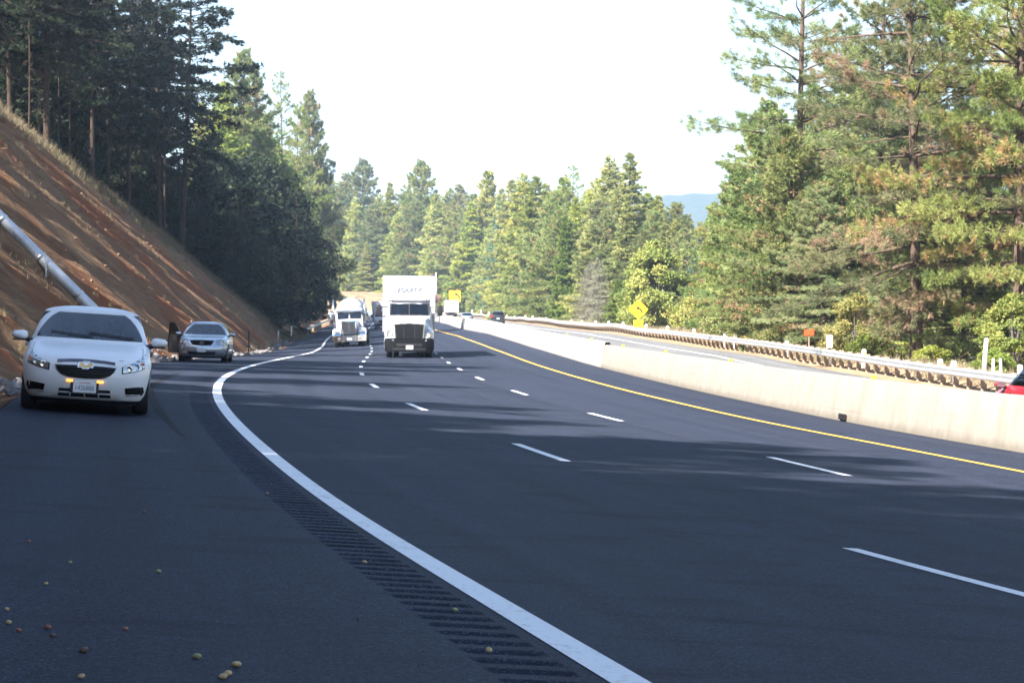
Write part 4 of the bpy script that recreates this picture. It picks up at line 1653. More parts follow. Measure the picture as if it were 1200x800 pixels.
back = [('young', 90, 215, 92), ('young', 140, 225, 130), ('young', 40, 190, 50), ('young', 175, 232, 170), ('young', 160, 240, 140), ('young', 200, 245, 185), ('darkoak', 115, 230, 120), ('darkoak', 30, 185, 66), ('young', 10, 176, 40), ('darkoak', 75, 205, 95), ('darkoak', 180, 228, 190), ('darkoak', 145, 215, 165),
        ('young', 236, 240, 200), ('young', 228, 262, 165), ('darkoak', 275, 262, 190), ('darkoak', 300, 275, 182), ('darkoak', 258, 255, 205), ('young', 250, 290, 160), ('darkoak', 320, 290, 215), ('young', 288, 250, 222), ('darkoak', 340, 305, 240), ('young', 312, 262, 255), ('darkoak', 270, 246, 250), ('young', 296, 246, 270), ('young', 335, 290, 260), ('young', 322, 300, 235),
        ('pinefar', 281, 330, 60), ('fir', 263, 320, 98), ('fir', 238, 315, 120), ('pinefar', 300, 345, 130), ('fir', 285, 335, 110), ('airy', 331, 385, 84), ('pinefar', 364, 410, 108), ('airy', 350, 400, 122), ('fir', 366, 425, 215), ('fir', 350, 420, 190), ('oak', 360, 415, 262), ('pinefar', 246, 330, 130), ('oak', 310, 330, 165)]
for k, px, d, row in back:
    lab = None
    if (k, px) == ('airy', 331):
        lab = 'tall flat topped pine with a bare stem right of the dark trees'
    if (k, px) == ('pinefar', 281):
        lab = 'highest pine against the sky right of the crest trees'
    if (k, px) == ('pinefar', 364):
        lab = 'wide feathery pine beside the flat topped pine'
    plant(k, px, d, row, wide=1.15 if k in ('darkoak', 'young') else (.8 if d > 380 else 1.0), label=lab, group=None if lab else ('trees of the dark wood on the left hill' if k in ('tall', 'pole', 'young', 'darkoak') else 'sunlit trees behind the left hill'))
t = plant('pole', 350, 262, 205, wide=.9, label='slim dark trunk standing alone at the far foot of the bank')
# --- trees on the hilltop left of and behind the camera, whose shade falls over the shoulder and the near lanes
shade = []
for s_ in np.arange(-62, 66, 6.5):
    hf = float(np.interp(s_, [-60, -22, 0, 20, 45, 66], [1.05, 1.0, .87, .78, .64, .55]))
    for off, kinds in ((-27, ('tall', 'darkoak')), (-34, ('young', 'tall')), (-42, ('tall', 'tall')))[:3 if s_ < 8 else 2]:
        j = trng.random()
        q = P(float(s_) + (j - .5) * 4, off + (j - .5) * 3)
        k = kinds[int(abs(s_) / 6.5 + off) % 2]
        shade.append((k, q.x, q.y, {'tall': 24, 'darkoak': 12, 'young': 15}[k] * (.82 + .36 * j) * hf))
for s_, off, k, h in ((78, -30, 'tall', 17), (92, -33, 'tall', 16), (104, -29, 'tall', 20), (121, -34, 'tall', 18), (134, -31, 'tall', 22), (72, -36, 'young', 15), (112, -27, 'young', 13), (126, -28, 'young', 12)):
    q = P(s_, off)
    shade.append((k, q.x, q.y, h))
for j in range(22):
    q = P(trng.uniform(-58, 2), trng.uniform(-38, -24))
    k = ('darkoak', 'tall', 'young')[j % 3]
    shade.append((k, q.x, q.y, {'tall': 22, 'darkoak': 14, 'young': 16}[k]))
for s_, off, h in ((8, -25, 17), (12, -28, 20), (16, -26, 16), (20, -29, 18), (4, -27, 19), (70, -26, 20), (63, -25, 17), (74, -29, 21), (56, -24, 14)):
    q = P(s_, off)
    shade.append(('tall', q.x, q.y, h))
for x, y in ((-58, 178), (-64, 190), (-58, 200), (-70, 205), (-62, 214), (-74, 220)):
    shade.append(('tall', x, y, 33))
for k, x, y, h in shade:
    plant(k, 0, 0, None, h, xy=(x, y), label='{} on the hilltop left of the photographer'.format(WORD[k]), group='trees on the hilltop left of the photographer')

# --- low growth behind the guardrail
for i in range(26):
    px = trng.uniform(600, 1190)
    k = trng.choice(['shrub', 'shrub', 'shrub', 'young'])
    off = trng.uniform(24.5, 28.5) if k == 'shrub' else 27
    s_ = s_at(px, off)
    if 925 < px < 990 or 728 < px < 772:
        continue
    q = P(s_, off)
    plant('shrub', px, q.y, None, trng.uniform(.5, 1.5), xy=(q.x, q.y), sink=.1, wide=1.1)
for px, d, h in ((1018, 112, 1.5), (1040, 116, 1.1), (1090, 104, .9), (996, 124, 1.6), (1062, 118, 1.2), (900, 146, 1.6), (812, 196, 3.0), (835, 190, 2.5)):
    plant('shrub', px, d, None, h, sink=.1, wide=1.2)

LM = [(60, 'the thickest crest trunk'), (213, 'the last crest trunk'), (331, 'the flat topped pine'), (417, 'the tanker truck'), (480, 'the white semi truck'), (533, 'the square amber sign'), (588, 'the dark hatchback'), (664, 'the bright cedars'), (748, 'the diamond sign'), (828, 'the wooden pole'), (948, 'the orange sign'), (1074, 'the pale straight pine trunk'), (1154, 'the tall leaning post')]
todo, items = [], []
for rec in planted:
    root, k, px, d, lab, grp = rec
    nm = NAME[k]
    tag(root, lab, CAT.get(nm, 'tree') if nm != 'shrub' else 'shrub', grp)
    if lab is None:
        px_ = 600 + FPX * root.location.x / root.location.y
        lx, w = min(LM, key=lambda a: abs(a[0] - px_))
        items.append(('{}' + WORD[k] + ', counting ' + ('left' if px_ < lx else 'right') + ' from ' + w, abs(px_ - lx)))
        todo.append(root)
for root, lab in zip(todo, ordinal_labels(items)):
    root['label'] = lab
# ------------------------------------------------------------------ vehicles
def ring_pts(z, xf, xb, w, ef=4.0, eb=4.0, bowf=.10, bowb=.08, nq=26, xc=0.0):
    """closed plan outline at height z: bowed front and back, rounded corners"""
    def quad(ext, e, bow):
        a = np.linspace(0, np.pi / 2, 400)
        x = np.abs(np.cos(a)) ** (2 / e)
        y = np.abs(np.sin(a)) ** (2 / e)
        X = x * ext - bow * (y ** 2) * np.clip(x * 1.6 - .6, 0, 1)
        Y = y * w
        s = np.concatenate([[0], np.cumsum(np.hypot(np.diff(X), np.diff(Y)))])
        # share of points: a fixed number across the end and along the side
        knee = int(np.argmin(abs(X / max(ext, .01) - Y / w)))
        k1 = nq // 2
        t = np.concatenate([np.linspace(0, s[knee], k1 + 1)[:-1], np.linspace(s[knee], s[-1], nq - k1 + 1)])
        return np.interp(t, s, X), np.interp(t, s, Y)
    fx, fy = quad(xf - xc, ef, bowf)
    bx, by = quad(xc - xb, eb, bowb)
    # front centre -> left side -> rear centre -> right side
    X = np.concatenate([fx, -bx[::-1][1:]])
    Y = np.concatenate([fy, by[::-1][1:]])
    X = np.concatenate([X, X[-2:0:-1]])
    Y = np.concatenate([Y, -Y[-2:0:-1]])
    return [(xc + a, b, z) for a, b in zip(X, Y)]


def body_loft(levels, nq=26, zroof=None):
    bm = bmesh.new()
    secs = [ring_pts(*l[:4], *(l[4:] if len(l) > 4 else ()), nq=nq) for l in levels if zroof is None or l[0] <= zroof + 1e-6]
    if zroof is not None:                    # domed roof panel: the top ring drawn in towards its middle
        top = secs[-1]
        zt = levels[-1][0]
        cx = (max(p[0] for p in top) + min(p[0] for p in top)) / 2
        for k in (.985, .955, .91, .84, .74, .6, .42, .22, .06):
            secs.append([(cx + (x - cx) * k, y * k, zroof + (zt - zroof) * (1 - k ** 2.6) ** .62) for x, y, z in top])
    rings = loft(bm, secs)
    bmesh.ops.recalc_face_normals(bm, faces=bm.faces)
    return bm, rings


def boolean_cut(bm, cutters):
    me = bpy.data.meshes.new('tmp')
    bm.to_mesh(me)
    bm.free()
    o = bpy.data.objects.new('tmp', me)
    COL.objects.link(o)
    cs = []
    for c in cutters:
        cm = bpy.data.meshes.new('cut')
        bmesh.ops.recalc_face_normals(c, faces=c.faces)
        c.to_mesh(cm)
        c.free()
        co_ = bpy.data.objects.new('cut', cm)
        COL.objects.link(co_)
        md = o.modifiers.new('b', 'BOOLEAN')
        md.operation = 'DIFFERENCE'
        md.solver = 'EXACT'
        md.object = co_
        cs.append(co_)
    bpy.context.view_layer.update()
    res = bpy.data.meshes.new_from_object(o.evaluated_get(bpy.context.evaluated_depsgraph_get()))
    for q in cs + [o]:
        m = q.data
        bpy.data.objects.remove(q)
        bpy.data.meshes.remove(m)
    out = bmesh.new()
    out.from_mesh(res)
    bpy.data.meshes.remove(res)
    return out


def split_by(bm, test):
    """move the faces for which test(face) into a new bmesh"""
    o = bmesh.new()
    sel = [f for f in bm.faces if test(f)]
    vm = {}
    for f in sel:
        vs = []
        for v in f.verts:
            if v not in vm:
                vm[v] = o.verts.new(v.co)
            vs.append(vm[v])
        try:
            o.faces.new(vs)
        except ValueError:
            pass
    bmesh.ops.delete(bm, geom=sel, context='FACES')
    return o


def decal(bvh, outline, x0, direction, offset=.004, depth=.02, step=.035, axis='x'):
    """a shaped panel (outline in y,z or for axis 'z' in x,y) wrapped on the body surface along the given direction"""
    bm = bmesh.new()
    f = bm.faces.new([bm.verts.new((0, a, b)) for a, b in outline])
    lo = [min(p[i] for p in outline) for i in (0, 1)]
    hi = [max(p[i] for p in outline) for i in (0, 1)]
    for i in (0, 1):
        k = lo[i] + step
        while k < hi[i] - step * .3:
            no = [0, 0, 0]
            no[1 + i] = 1
            co_ = [0, 0, 0]
            co_[1 + i] = k
            bmesh.ops.bisect_plane(bm, geom=bm.verts[:] + bm.edges[:] + bm.faces[:], plane_co=co_, plane_no=no)
            k += step
    lost = []
    for v in bm.verts:
        a, b = v.co.y, v.co.z
        if axis == 'x':
            o = Vector((x0, a, b))
            dr = Vector((direction, 0, 0))
        elif axis == 'y':
            o = Vector((a, x0, b))
            dr = Vector((0, direction, 0))
        else:
            o = Vector((a, b, x0))
            dr = Vector((0, 0, direction))
        h = bvh.ray_cast(o, dr)
        p = h[0] if h[0] is not None else None
        if p is None:
            for da, db in ((0, .02), (0, -.02), (.02, 0), (-.02, 0), (0, .05), (-.05, 0), (.05, 0), (0, -.05)):
                o2 = o + (Vector((0, da, db)) if axis == 'x' else (Vector((da, 0, db)) if axis == 'y' else Vector((da, db, 0))))
                h = bvh.ray_cast(o2, dr)
                if h[0] is not None:
                    p = o + dr * (h[0] - o2).dot(dr)
                    break
        if p is None:
            lost.append(v)
        v.co = (p if p is not None else o + dr * 1.0) - dr * offset
    if lost:
        bmesh.ops.delete(bm, geom=lost, context='VERTS')
    rim = [e for e in bm.edges if e.is_boundary]
    ex = bmesh.ops.extrude_edge_only(bm, edges=rim)
    dr = Vector((direction, 0, 0)) if axis == 'x' else (Vector((0, direction, 0)) if axis == 'y' else Vector((0, 0, direction)))
    for v in [g for g in ex['geom'] if isinstance(g, bmesh.types.BMVert)]:
        v.co += dr * depth
    return bm


def mirror_y(outline):
    return [(-a, b) for a, b in outline[::-1]]


def wheel(parent, x, y, r, w, rim_mat='alloy', spokes=5, rimr=.66, name='wheel'):
    sg = 1 if y > 0 else -1
    bm = bmesh.new()
    lathe(bm, [(r * rimr, -w / 2), (r * .93, -w / 2), (r, -w * .36), (r * 1.0, w * .36), (r * .93, w / 2), (r * rimr, w / 2)], 'y', n=36)
    root = obj(name, bm, M['rubber'], parent, angle=40)
    root.location = (x, y, r)
    bm = bmesh.new()
    o = sg * w * .5
    lathe(bm, [(r * rimr, o * .55), (r * rimr * 1.01, o * 1.01), (r * rimr * .93, o * 1.0), (r * rimr * .9, o * .6), (r * .2, o * .62), (r * .17, o * .9), (.01, o * .92)], 'y', n=32)
    for k in range(spokes):
        a = 2 * math.pi * k / spokes
        c, s_ = math.cos(a), math.sin(a)
        q = []
        for rr, ww in ((r * .15, .05), (r * rimr * .93, .035)):
            for sd in (-1, 1):
                q.append((rr, sd * ww))
        vs0 = [bm.verts.new((rr * c - tt * s_, yy, rr * s_ + tt * c)) for yy in (o * .95,) for rr, tt in (q[0], q[1], q[3], q[2])]
        vs1 = [bm.verts.new((v.co.x, o * .6, v.co.z)) for v in vs0]
        bm.faces.new(vs0)
        for i in range(4):
            bm.faces.new((vs0[i], vs0[(i + 1) % 4], vs1[(i + 1) % 4], vs1[i]))
    obj('rim', bm, M[rim_mat], root, angle=35)
    return root


def mirror_shell(sg, x, y, z, w=.22, h=.14, paint='white_paint', parent=None):
    bm = bmesh.new()
    n = 14
    secs = []
    for t, k in ((-.07, .5), (-.04, .86), (0.0, 1), (.05, .95), (.09, .72), (.115, .30)):
        ring = []
        for i in range(n):
            a = 2 * math.pi * i / n
            yy = abs(math.cos(a)) ** .7 * math.copysign(1, math.cos(a)) * w / 2 * k
            zz = abs(math.sin(a)) ** .8 * math.copysign(1, math.sin(a)) * h / 2 * k
            taper = 1 - .35 * (yy * sg / (w / 2) * .5 + .5)
            ring.append((x + t, y + yy, z + zz * taper))
        secs.append(ring)
    loft(bm, secs)
    root = obj('wing_mirror', bm, M[paint], parent, True)
    bm = bmesh.new()
    tube(bm, [(x, y - sg * w * .30, z - h * .25), (x + .02, y - sg * (w * .5 + .10), z - h * .62)], [.035, .045], 8)
    box(bm, x - .05, x + .09, y - w * .42, y + w * .36, z - h * .52, z - h * .38, .012)
    obj('mirror_foot', bm, M['black'], root)
    bm = bmesh.new()
    box(bm, x - .078, x - .070, y - w * .38, y + w * .38, z - h * .36, z + h * .36)
    obj('mirror_glass', bm, M['dull_chrome'], root)
    return root


def seat_bm(x, y, z0, zt, w=.46):
    bm = bmesh.new()
    box(bm, x - .10, x + .04, y - w / 2, y + w / 2, z0, zt - .20, .05, 3)
    box(bm, x - .09, x + .01, y - .12, y + .12, zt - .17, zt, .04, 3)
    tube(bm, [(x - .04, y - .06, zt - .22), (x - .04, y - .06, zt - .14)], .008, 6)
    tube(bm, [(x - .04, y + .06, zt - .22), (x - .04, y + .06, zt - .14)], .008, 6)
    return bm


def plate(parent, x, y, z, w, h, number, top=None, rot=0.0, facing=1):
    pl = bmesh.new()
    box(pl, -.006, .006, -w / 2, w / 2, -h / 2, h / 2, .004, 1)
    o = obj('number_plate', pl, M['plate'], parent)
    o.location = (x, y, z)
    o.rotation_euler = (0, rot, 0 if facing > 0 else math.pi)
    t = text_mesh('plate_number', number, h * .62, M['plate_ink'], o, .001, squeeze=.80)
    t.matrix_local = Matrix(((0, 0, 1, .0075), (1, 0, 0, 0), (0, 1, 0, -h * .10), (0, 0, 0, 1)))
    if top:
        t = text_mesh('plate_state', top, h * .17, M['red_lens'], o, .001)
        t.matrix_local = Matrix(((0, 0, 1, .0075), (1, 0, 0, 0), (0, 1, 0, h * .36), (0, 0, 0, 1)))
    return o


def sedan(name, label, L_, levels, zg0, zg1, w_pillar, axles, wr, ww, paint, side_x, bpill, glassm='glass', rear_pillar=.10, nq=26, cat='car'):
    """ring-lofted car. levels: (z, xf, xb, w, ef, eb, bowf, bowb); glass lies between the rings at zg0 and zg1"""
    root = empty(name, (0, 0, 0), label, cat)
    bm, rings = body_loft(levels, nq, zg1)
    zs = [l[0] for l in levels]
    i0 = zs.index(zg0)
    i1 = zs.index(zg1)
    base = rings[i0]
    n = len(base)
    bw = max(v.co.y for v in base)
    xfr = max(v.co.x for v in base)
    bwide = max(l[3] for l in levels)
    lay = bm.faces.layers.int.new('part')
    bm.verts.ensure_lookup_table()
    vi = {v: (li, k) for li, r in enumerate(rings) for k, v in enumerate(r)}
    for f in bm.faces:
        ids = [vi[v] for v in f.verts]
        ls = sorted({a for a, b in ids})
        if len(ls) == 2 and ls[0] >= i0 and ls[1] <= i1:
            ks = sorted({b for a, b in ids})
            k0 = ks[0] if ks[-1] - ks[0] == 1 else ks[-1]
            k1 = (k0 + 1) % n
            a, b = base[k0].co, base[k1].co
            mx, my = (a.x + b.x) / 2, (a.y + b.y) / 2
            if mx > side_x[1] and abs(my) < bw - w_pillar:
                f[lay] = 1
            elif mx < side_x[0] and abs(my) < bw - rear_pillar:
                f[lay] = 2
            elif side_x[0] + .22 < mx < side_x[1] - .02 and abs(mx - bpill) > .05 and abs(my) > bw * .8:
                f[lay] = 3
    cutters = []
    for ax in axles:
        for sg in (1, -1):
            c = bmesh.new()
            lathe(c, [(wr * 1.09, -.15), (wr * 1.09, .24)], 'y', (ax, sg * (bwide - .10), wr), 32)
            cutters.append(c)
    bm = boolean_cut(bm, cutters)
    lay = bm.faces.layers.int['part']
    gl = {}
    for key in (1, 2, 3):
        gl[key] = split_by(bm, lambda f, key=key: f[bm.faces.layers.int['part']] == key)
    bvh_src = bm.copy()
    for key in gl:
        m_ = bpy.data.meshes.new('t')
        gl[key].to_mesh(m_)
        bvh_src.from_mesh(m_)
        bpy.data.meshes.remove(m_)
    bvh = BVHTree.FromBMesh(bvh_src)
    bvh_src.free()
    body = obj('body', bm, M[paint], root, angle=32)
    left = split_by(gl[3], lambda f: f.calc_center_median().y > 0)
    for nm, g_ in (('windscreen', gl[1]), ('rear_window', gl[2]), ('side_window', gl[3]), ('side_window', left)):
        obj(nm, g_, M[glassm], root, True)
    for ax in axles:
        for sg in (1, -1):
            wheel(root, ax, sg * (bwide - .025 - ww / 2), wr, ww)
    # cabin
    zb = zg0
    bm = bmesh.new()
    box(bm, side_x[0] - .1, side_x[1] + .25, -bw + .08, bw - .08, zb - .32, zb - .28)
    box(bm, side_x[1] - .22, xfr - .10, -bw + .14, bw - .14, zb - .12, zb - .02, .03)
    obj('dashboard', bm, M['black'], root)
    for sg in (1, -1):
        obj('front_seat', seat_bm(-.12 + (side_x[1] - .6), sg * .36, zb - .4, zb + .27), M['seat'], root, angle=50)
    obj('rear_seat', seat_bm(side_x[0] + .18, 0, zb - .4, zb + .18, 1.15), M['seat'], root, angle=50)
    bm = bmesh.new()
    bmesh.ops.create_cone(bm, segments=20, radius1=.17, radius2=.17, depth=.02, cap_ends=False, matrix=Matrix.Translation((side_x[1] - .16, .36, zb + .02)) @ Matrix.Rotation(R(65), 4, 'Y'))
    for v in bm.verts:
        pass
    bmesh.ops.solidify(bm, geom=bm.faces[:], thickness=.02)
    obj('steering_wheel', bm, M['black'], root)
    return root, body, bvh


def lamp(bvh, outline, parent, x0=4, direction=-1, name='headlight', lens='lens', base='lamp_bowl', balls=(), amber=None):
    o = obj(name, decal(bvh, outline, x0, direction, .003, .03), M['black'], parent)
    cx = sum(a for a, b in outline) / len(outline)
    cz = sum(b for a, b in outline) / len(outline)
    inner = [(cx + (a - cx) * .90, cz + (b - cz) * .86) for a, b in outline]
    obj('lamp_bowl', decal(bvh, inner, x0, direction, .006, .006), M[base], o)
    for (a, b, r, mt) in balls:
        h = bvh.ray_cast(Vector((x0, a, b)), Vector((direction, 0, 0)))
        if h[0] is None:
            continue
        bm = bmesh.new()
        lathe(bm, [(r, -.006), (r, .010), (r * .8, .013), (r * .45, .007), (.004, .008)], 'x', n=20)
        q = obj('projector', bm, M[mt], o, angle=40)
        q.location = h[0] + Vector((-direction * .004, 0, 0))
        if direction > 0:
            q.rotation_euler = (0, 0, math.pi)
    return o


def place(root, s, off, face=-1, yaw=0.0):
    m = frame_at(s, off, .006, face)
    root.matrix_world = m @ Matrix.Rotation(yaw, 4, 'Z')


def shut_line(bvh, pts, parent, w=.006, x0=4, direction=-1, axis='x', mat='black', name='panel_gap'):
    """thin dark gap following the body along a polyline"""
    out = []
    for (a0, b0), (a1, b1) in zip(pts[:-1], pts[1:]):
        l = math.hypot(a1 - a0, b1 - b0)
        nx, ny = -(b1 - b0) / l * w / 2, (a1 - a0) / l * w / 2
        out.append([(a0 + nx, b0 + ny), (a1 + nx, b1 + ny), (a1 - nx, b1 - ny), (a0 - nx, b0 - ny)])
    bm = bmesh.new()
    for q in out:
        d_ = decal(bvh, q, x0, direction, .0025, .004, .06, axis)
        me = bpy.data.meshes.new('t')
        d_.to_mesh(me)
        d_.free()
        bm.from_mesh(me)
        bpy.data.meshes.remove(me)
    return obj(name, bm, M[mat], parent)


# ---------------- white saloon on the near shoulder
def white_saloon():
    lv = [(.185, 2.10, -2.16, .79, 6.6, 6.4, 0.246, .15), (.20, 2.16, -2.20, .82, 6.6, 6.4, 0.246, .15), (.28, 2.24, -2.25, .865, 6.800000000000001, 6.6, 0.269, .16), (.42, 2.29, -2.29, .885, 7.0, 6.800000000000001, 0.28, .16), (.52, 2.30, -2.30, .893, 7.1, 6.9, 0.28, .16),
          (.62, 2.285, -2.30, .896, 7.1, 6.9, 0.28, .15), (.685, 2.26, -2.295, .892, 7.0, 6.800000000000001, 0.269, .14), (.735, 2.21, -2.29, .885, 6.800000000000001, 6.800000000000001, 0.269, .13), (.765, 2.13, -2.285, .876, 6.6, 6.800000000000001, 0.291, .13), (.80, 1.98, -2.28, .868, 6.4, 6.800000000000001, 0.314, .13), (.84, 1.75, -2.275, .862, 6.300000000000001, 6.800000000000001, 0.314, .12),
          (.88, 1.48, -2.26, .856, 6.4, 6.800000000000001, 0.302, .12), (.92, 1.20, -2.24, .848, 6.800000000000001, 6.800000000000001, 0.269, .12), (.95, 1.02, -2.21, .84, 4.8, 4.4, .2, .12), (.975, .93, -2.16, .83, 5, 4.4, .17, .12), (1.00, .88, -2.06, .815, 5, 4.6, .15, .12),
          (1.04, .80, -1.90, .80, 6, 5.5, .14, .12), (1.12, .635, -1.70, .772, 6, 5.5, .13, .12), (1.22, .43, -1.46, .735, 6, 5.5, .12, .11), (1.31, .235, -1.24, .70, 6, 5.5, .11, .10), (1.365, .11, -1.10, .675, 6, 5.5, .10, .10),
          (1.395, .03, -1.00, .598, 5, 4.6, .10, .10), (1.425, -.07, -.88, .57, 4.6, 4.4, .10, .1), (1.448, -.20, -.74, .51, 4, 4, .08, .08), (1.462, -.33, -.60, .38, 3.4, 3.4, .06, .06), (1.468, -.42, -.50, .2, 2.6, 2.6, .03, .03)]
    root, body, bvh = sedan('saloon_car', 'white saloon parked on the near left shoulder with a pipe on the bank behind it', 4.6, lv, 1.00, 1.365, .085, (1.36, -1.325), .325, .215, 'white_paint', (-1.25, .38), -.42)
    hl = [(.485, .665), (.60, .705), (.715, .775), (.775, .815), (.800, .74), (.80, .645), (.66, .60), (.49, .565)]
    for o_ in (hl, mirror_y(hl)):
        sg = 1 if o_[0][0] > 0 else -1
        lamp(bvh, o_, root, balls=[(sg * .58, .645, .048, 'chrome'), (sg * .685, .675, .043, 'lamp_bowl'), (sg * .765, .71, .026, 'amber_lens')])
    arc = [(-.39 + .78 * k / 12, .705 + .022 * (1 - ((k - 6) / 6) ** 2)) for k in range(13)]
    strip = [(a, b + .018) for a, b in arc] + [(a, b - .020) for a, b in arc[::-1]]
    obj('grille_trim', decal(bvh, strip, 4, -1, .012, .02), M['dark_chrome'], root)  # chrome strip, its dark reflection painted as colour
    gr = [(-.405, .645), (-.2, .655), (0, .658), (.2, .655), (.405, .645), (.385, .585), (.33, .53), (.22, .495), (0, .487), (-.22, .495), (-.33, .53), (-.385, .585)]
    rim = [(a * 1.045, .575 + (b - .575) * 1.12) for a, b in gr]
    g = obj('grille', decal(bvh, rim, 4, -1, .004, .02), M['dull_chrome'], root)
    obj('grille_mesh', decal(bvh, gr, 4, -1, .008, .01), M['grille_black'], g)
    for zz in (.52, .555, .59, .625):
        hw = .30 if zz < .53 else (.345 if zz < .57 else .385)
        obj('grille_bar', decal(bvh, [(-hw, zz - .005), (hw, zz - .005), (hw, zz + .005), (-hw, zz + .005)], 4, -1, .012, .006, .05), M['black'], g)
    # bow-tie shaped emblem, gold in a chrome edge
    def bow(k, e):
        w_, h_, a_, b_ = .105 * k + e, .034 * k + e, .040 * k + e, .046 * k + e
        return [(-w_, -.030 * k - e), (-a_ - .008, -.030 * k - e), (-a_, -b_), (a_ - .01, -b_), (a_ - .002, -.030 * k - e), (w_ - .016, -.030 * k - e), (w_, .030 * k + e), (a_ + .008, .030 * k + e), (a_, b_), (-a_ + .01, b_), (-a_ + .002, .030 * k + e), (-w_ + .016, .030 * k + e)]
    em = obj('emblem', decal(bvh, [(a, b + .668) for a, b in bow(1, .008)], 4, -1, .026, .02, .08), M['chrome'], root)
    obj('emblem_face', decal(bvh, [(a, b + .668) for a, b in bow(.94, 0)], 4, -1, .029, .01, .08), M['gold'], em)
    lo = [(-.345, .335), (.345, .335), (.36, .225), (-.36, .225)]
    lg = obj('lower_grille', decal(bvh, lo, 4, -1, .004, .02), M['black'], root)
    for q in ([(-.355, .292), (.355, .292), (.357, .272), (-.357, .272)], [(-.20, .272), (-.185, .272), (-.185, .23), (-.20, .23)], [(-.005, .272), (.010, .272), (.010, .23), (-.005, .23)], [(.185, .272), (.20, .272), (.20, .23), (.185, .23)]):
        obj('grille_bar', decal(bvh, q, 4, -1, .012, .01, .06), M['white_paint'], lg)
    fg = [(.54, .375), (.67, .392), (.79, .400), (.815, .29), (.70, .268), (.555, .262)]
    for o_ in (fg, mirror_y(fg)):
        f_ = obj('fog_recess', decal(bvh, o_, 4, -1, .004, .02), M['grey_plastic'], root)
        cx = sum(a for a, b in o_) / 6
        for zz in (.30, .335, .365):
            obj('slat', decal(bvh, [(cx - .10, zz - .006), (cx + .10, zz - .006), (cx + .10, zz + .006), (cx - .10, zz + .006)], 4, -1, .010, .006, .06), M['black'], f_)
    for sg in (1, -1):
        q = [(sg * .862, .40), (sg * .862, .36), (sg * .842, .36), (sg * .842, .40)]
        obj('side_marker', decal(bvh, q if sg > 0 else q[::-1], 4, -1, .006, .02, .05), M['amber_lens'], root)
    h = bvh.ray_cast(Vector((4, 0, .37)), Vector((-1, 0, 0)))[0]
    bm = bmesh.new()
    box(bm, h.x - .01, h.x + .012, -.19, .19, .28, .455, .006, 1)
    obj('plate_holder', bm, M['black'], root)
    plate(root, h.x + .022, 0, .365, .31, .155, '1426886', 'CALIFORNIA')
    for sg in (1, -1):
        bm = bmesh.new()
        box(bm, h.x - .02, h.x + .03, sg * .205 - .045, sg * .205 + .045, .428, .455, .008)
        obj('warning_lamp', bm, M['amber_lit'], root)
    # lip, sills, underside
    bm = bmesh.new()
    secs = [ring_pts(zz, 2.10 - dd, -2.12 + dd, .80 - dd, 6.6, 6.4, 0.246, .15) for zz, dd in ((.125, .09), (.14, .02), (.184, .0))]
    loft(bm, secs)
    cut = []
    for ax in (1.36, -1.325):
        for sg in (1, -1):
            c = bmesh.new()
            lathe(c, [(.36, -.2), (.36, .24)], 'y', (ax, sg * .83, .325), 28)
            cut.append(c)
    obj('underbody', boolean_cut(bm, cut), M['black'], root)
    for sg in (1, -1):
        mirror_shell(sg, .60, sg * .985, 1.005, .235, .155, 'white_paint', root)
    # bonnet and door gaps, wipers
    shut_line(bvh, [(.44, .742), (.5, .744)], root)
    for sg in (1, -1):
        shut_line(bvh, [(sg * .775, .822), (sg * .80, .838)], root)
        shut_line(bvh, [(2.02, sg * .735), (1.7, sg * .755), (1.2, sg * .765), (.93, sg * .755)], root, .007, 3, -1, 'z')
        shut_line(bvh, [(.70, .24), (.74, .5), (.72, .78), (.60, 1.0)], root, .007, sg * 2, -sg, 'y')
        shut_line(bvh, [(-.42, .24), (-.42, 1.0)], root, .007, sg * 2, -sg, 'y')
        for xx in (.30, -.85):
            bm = bmesh.new()
            box(bm, xx - .11, xx + .11, sg * .865, sg * .905, .86, .89, .012)
            obj('door_handle', bm, M['white_paint'], root)
    for y0, y1 in ((.62, -.02), (.05, -.55)):
        pts = []
        for k in range(6):
            yy = y0 + (y1 - y0) * k / 5
            hz = bvh.ray_cast(Vector((4, yy, 1.03 + .012 * k * (1 if y0 > .3 else .8))), Vector((-1, 0, 0)))[0]
            pts.append(hz + Vector((.012, 0, .012)))
        bm = bmesh.new()
        tube(bm, pts, .009, 5)
        obj('wiper', bm, M['black'], root)
    bm = bmesh.new()
    bmesh.ops.create_uvsphere(bm, u_segments=14, v_segments=8, radius=1, matrix=Matrix.Translation((.62, -.42, 1.02)) @ Matrix.Diagonal((.10, .12, .075, 1)))
    hat = obj('cap', bm, M['beige'], None, True)
    hat['label'] = 'beige cloth cap on the dashboard of the white saloon'
    hat['category'] = 'cap'
    place(root, 36.6, -5.78, -1)
    hat.matrix_world = root.matrix_world.copy()
    return root


white_saloon()


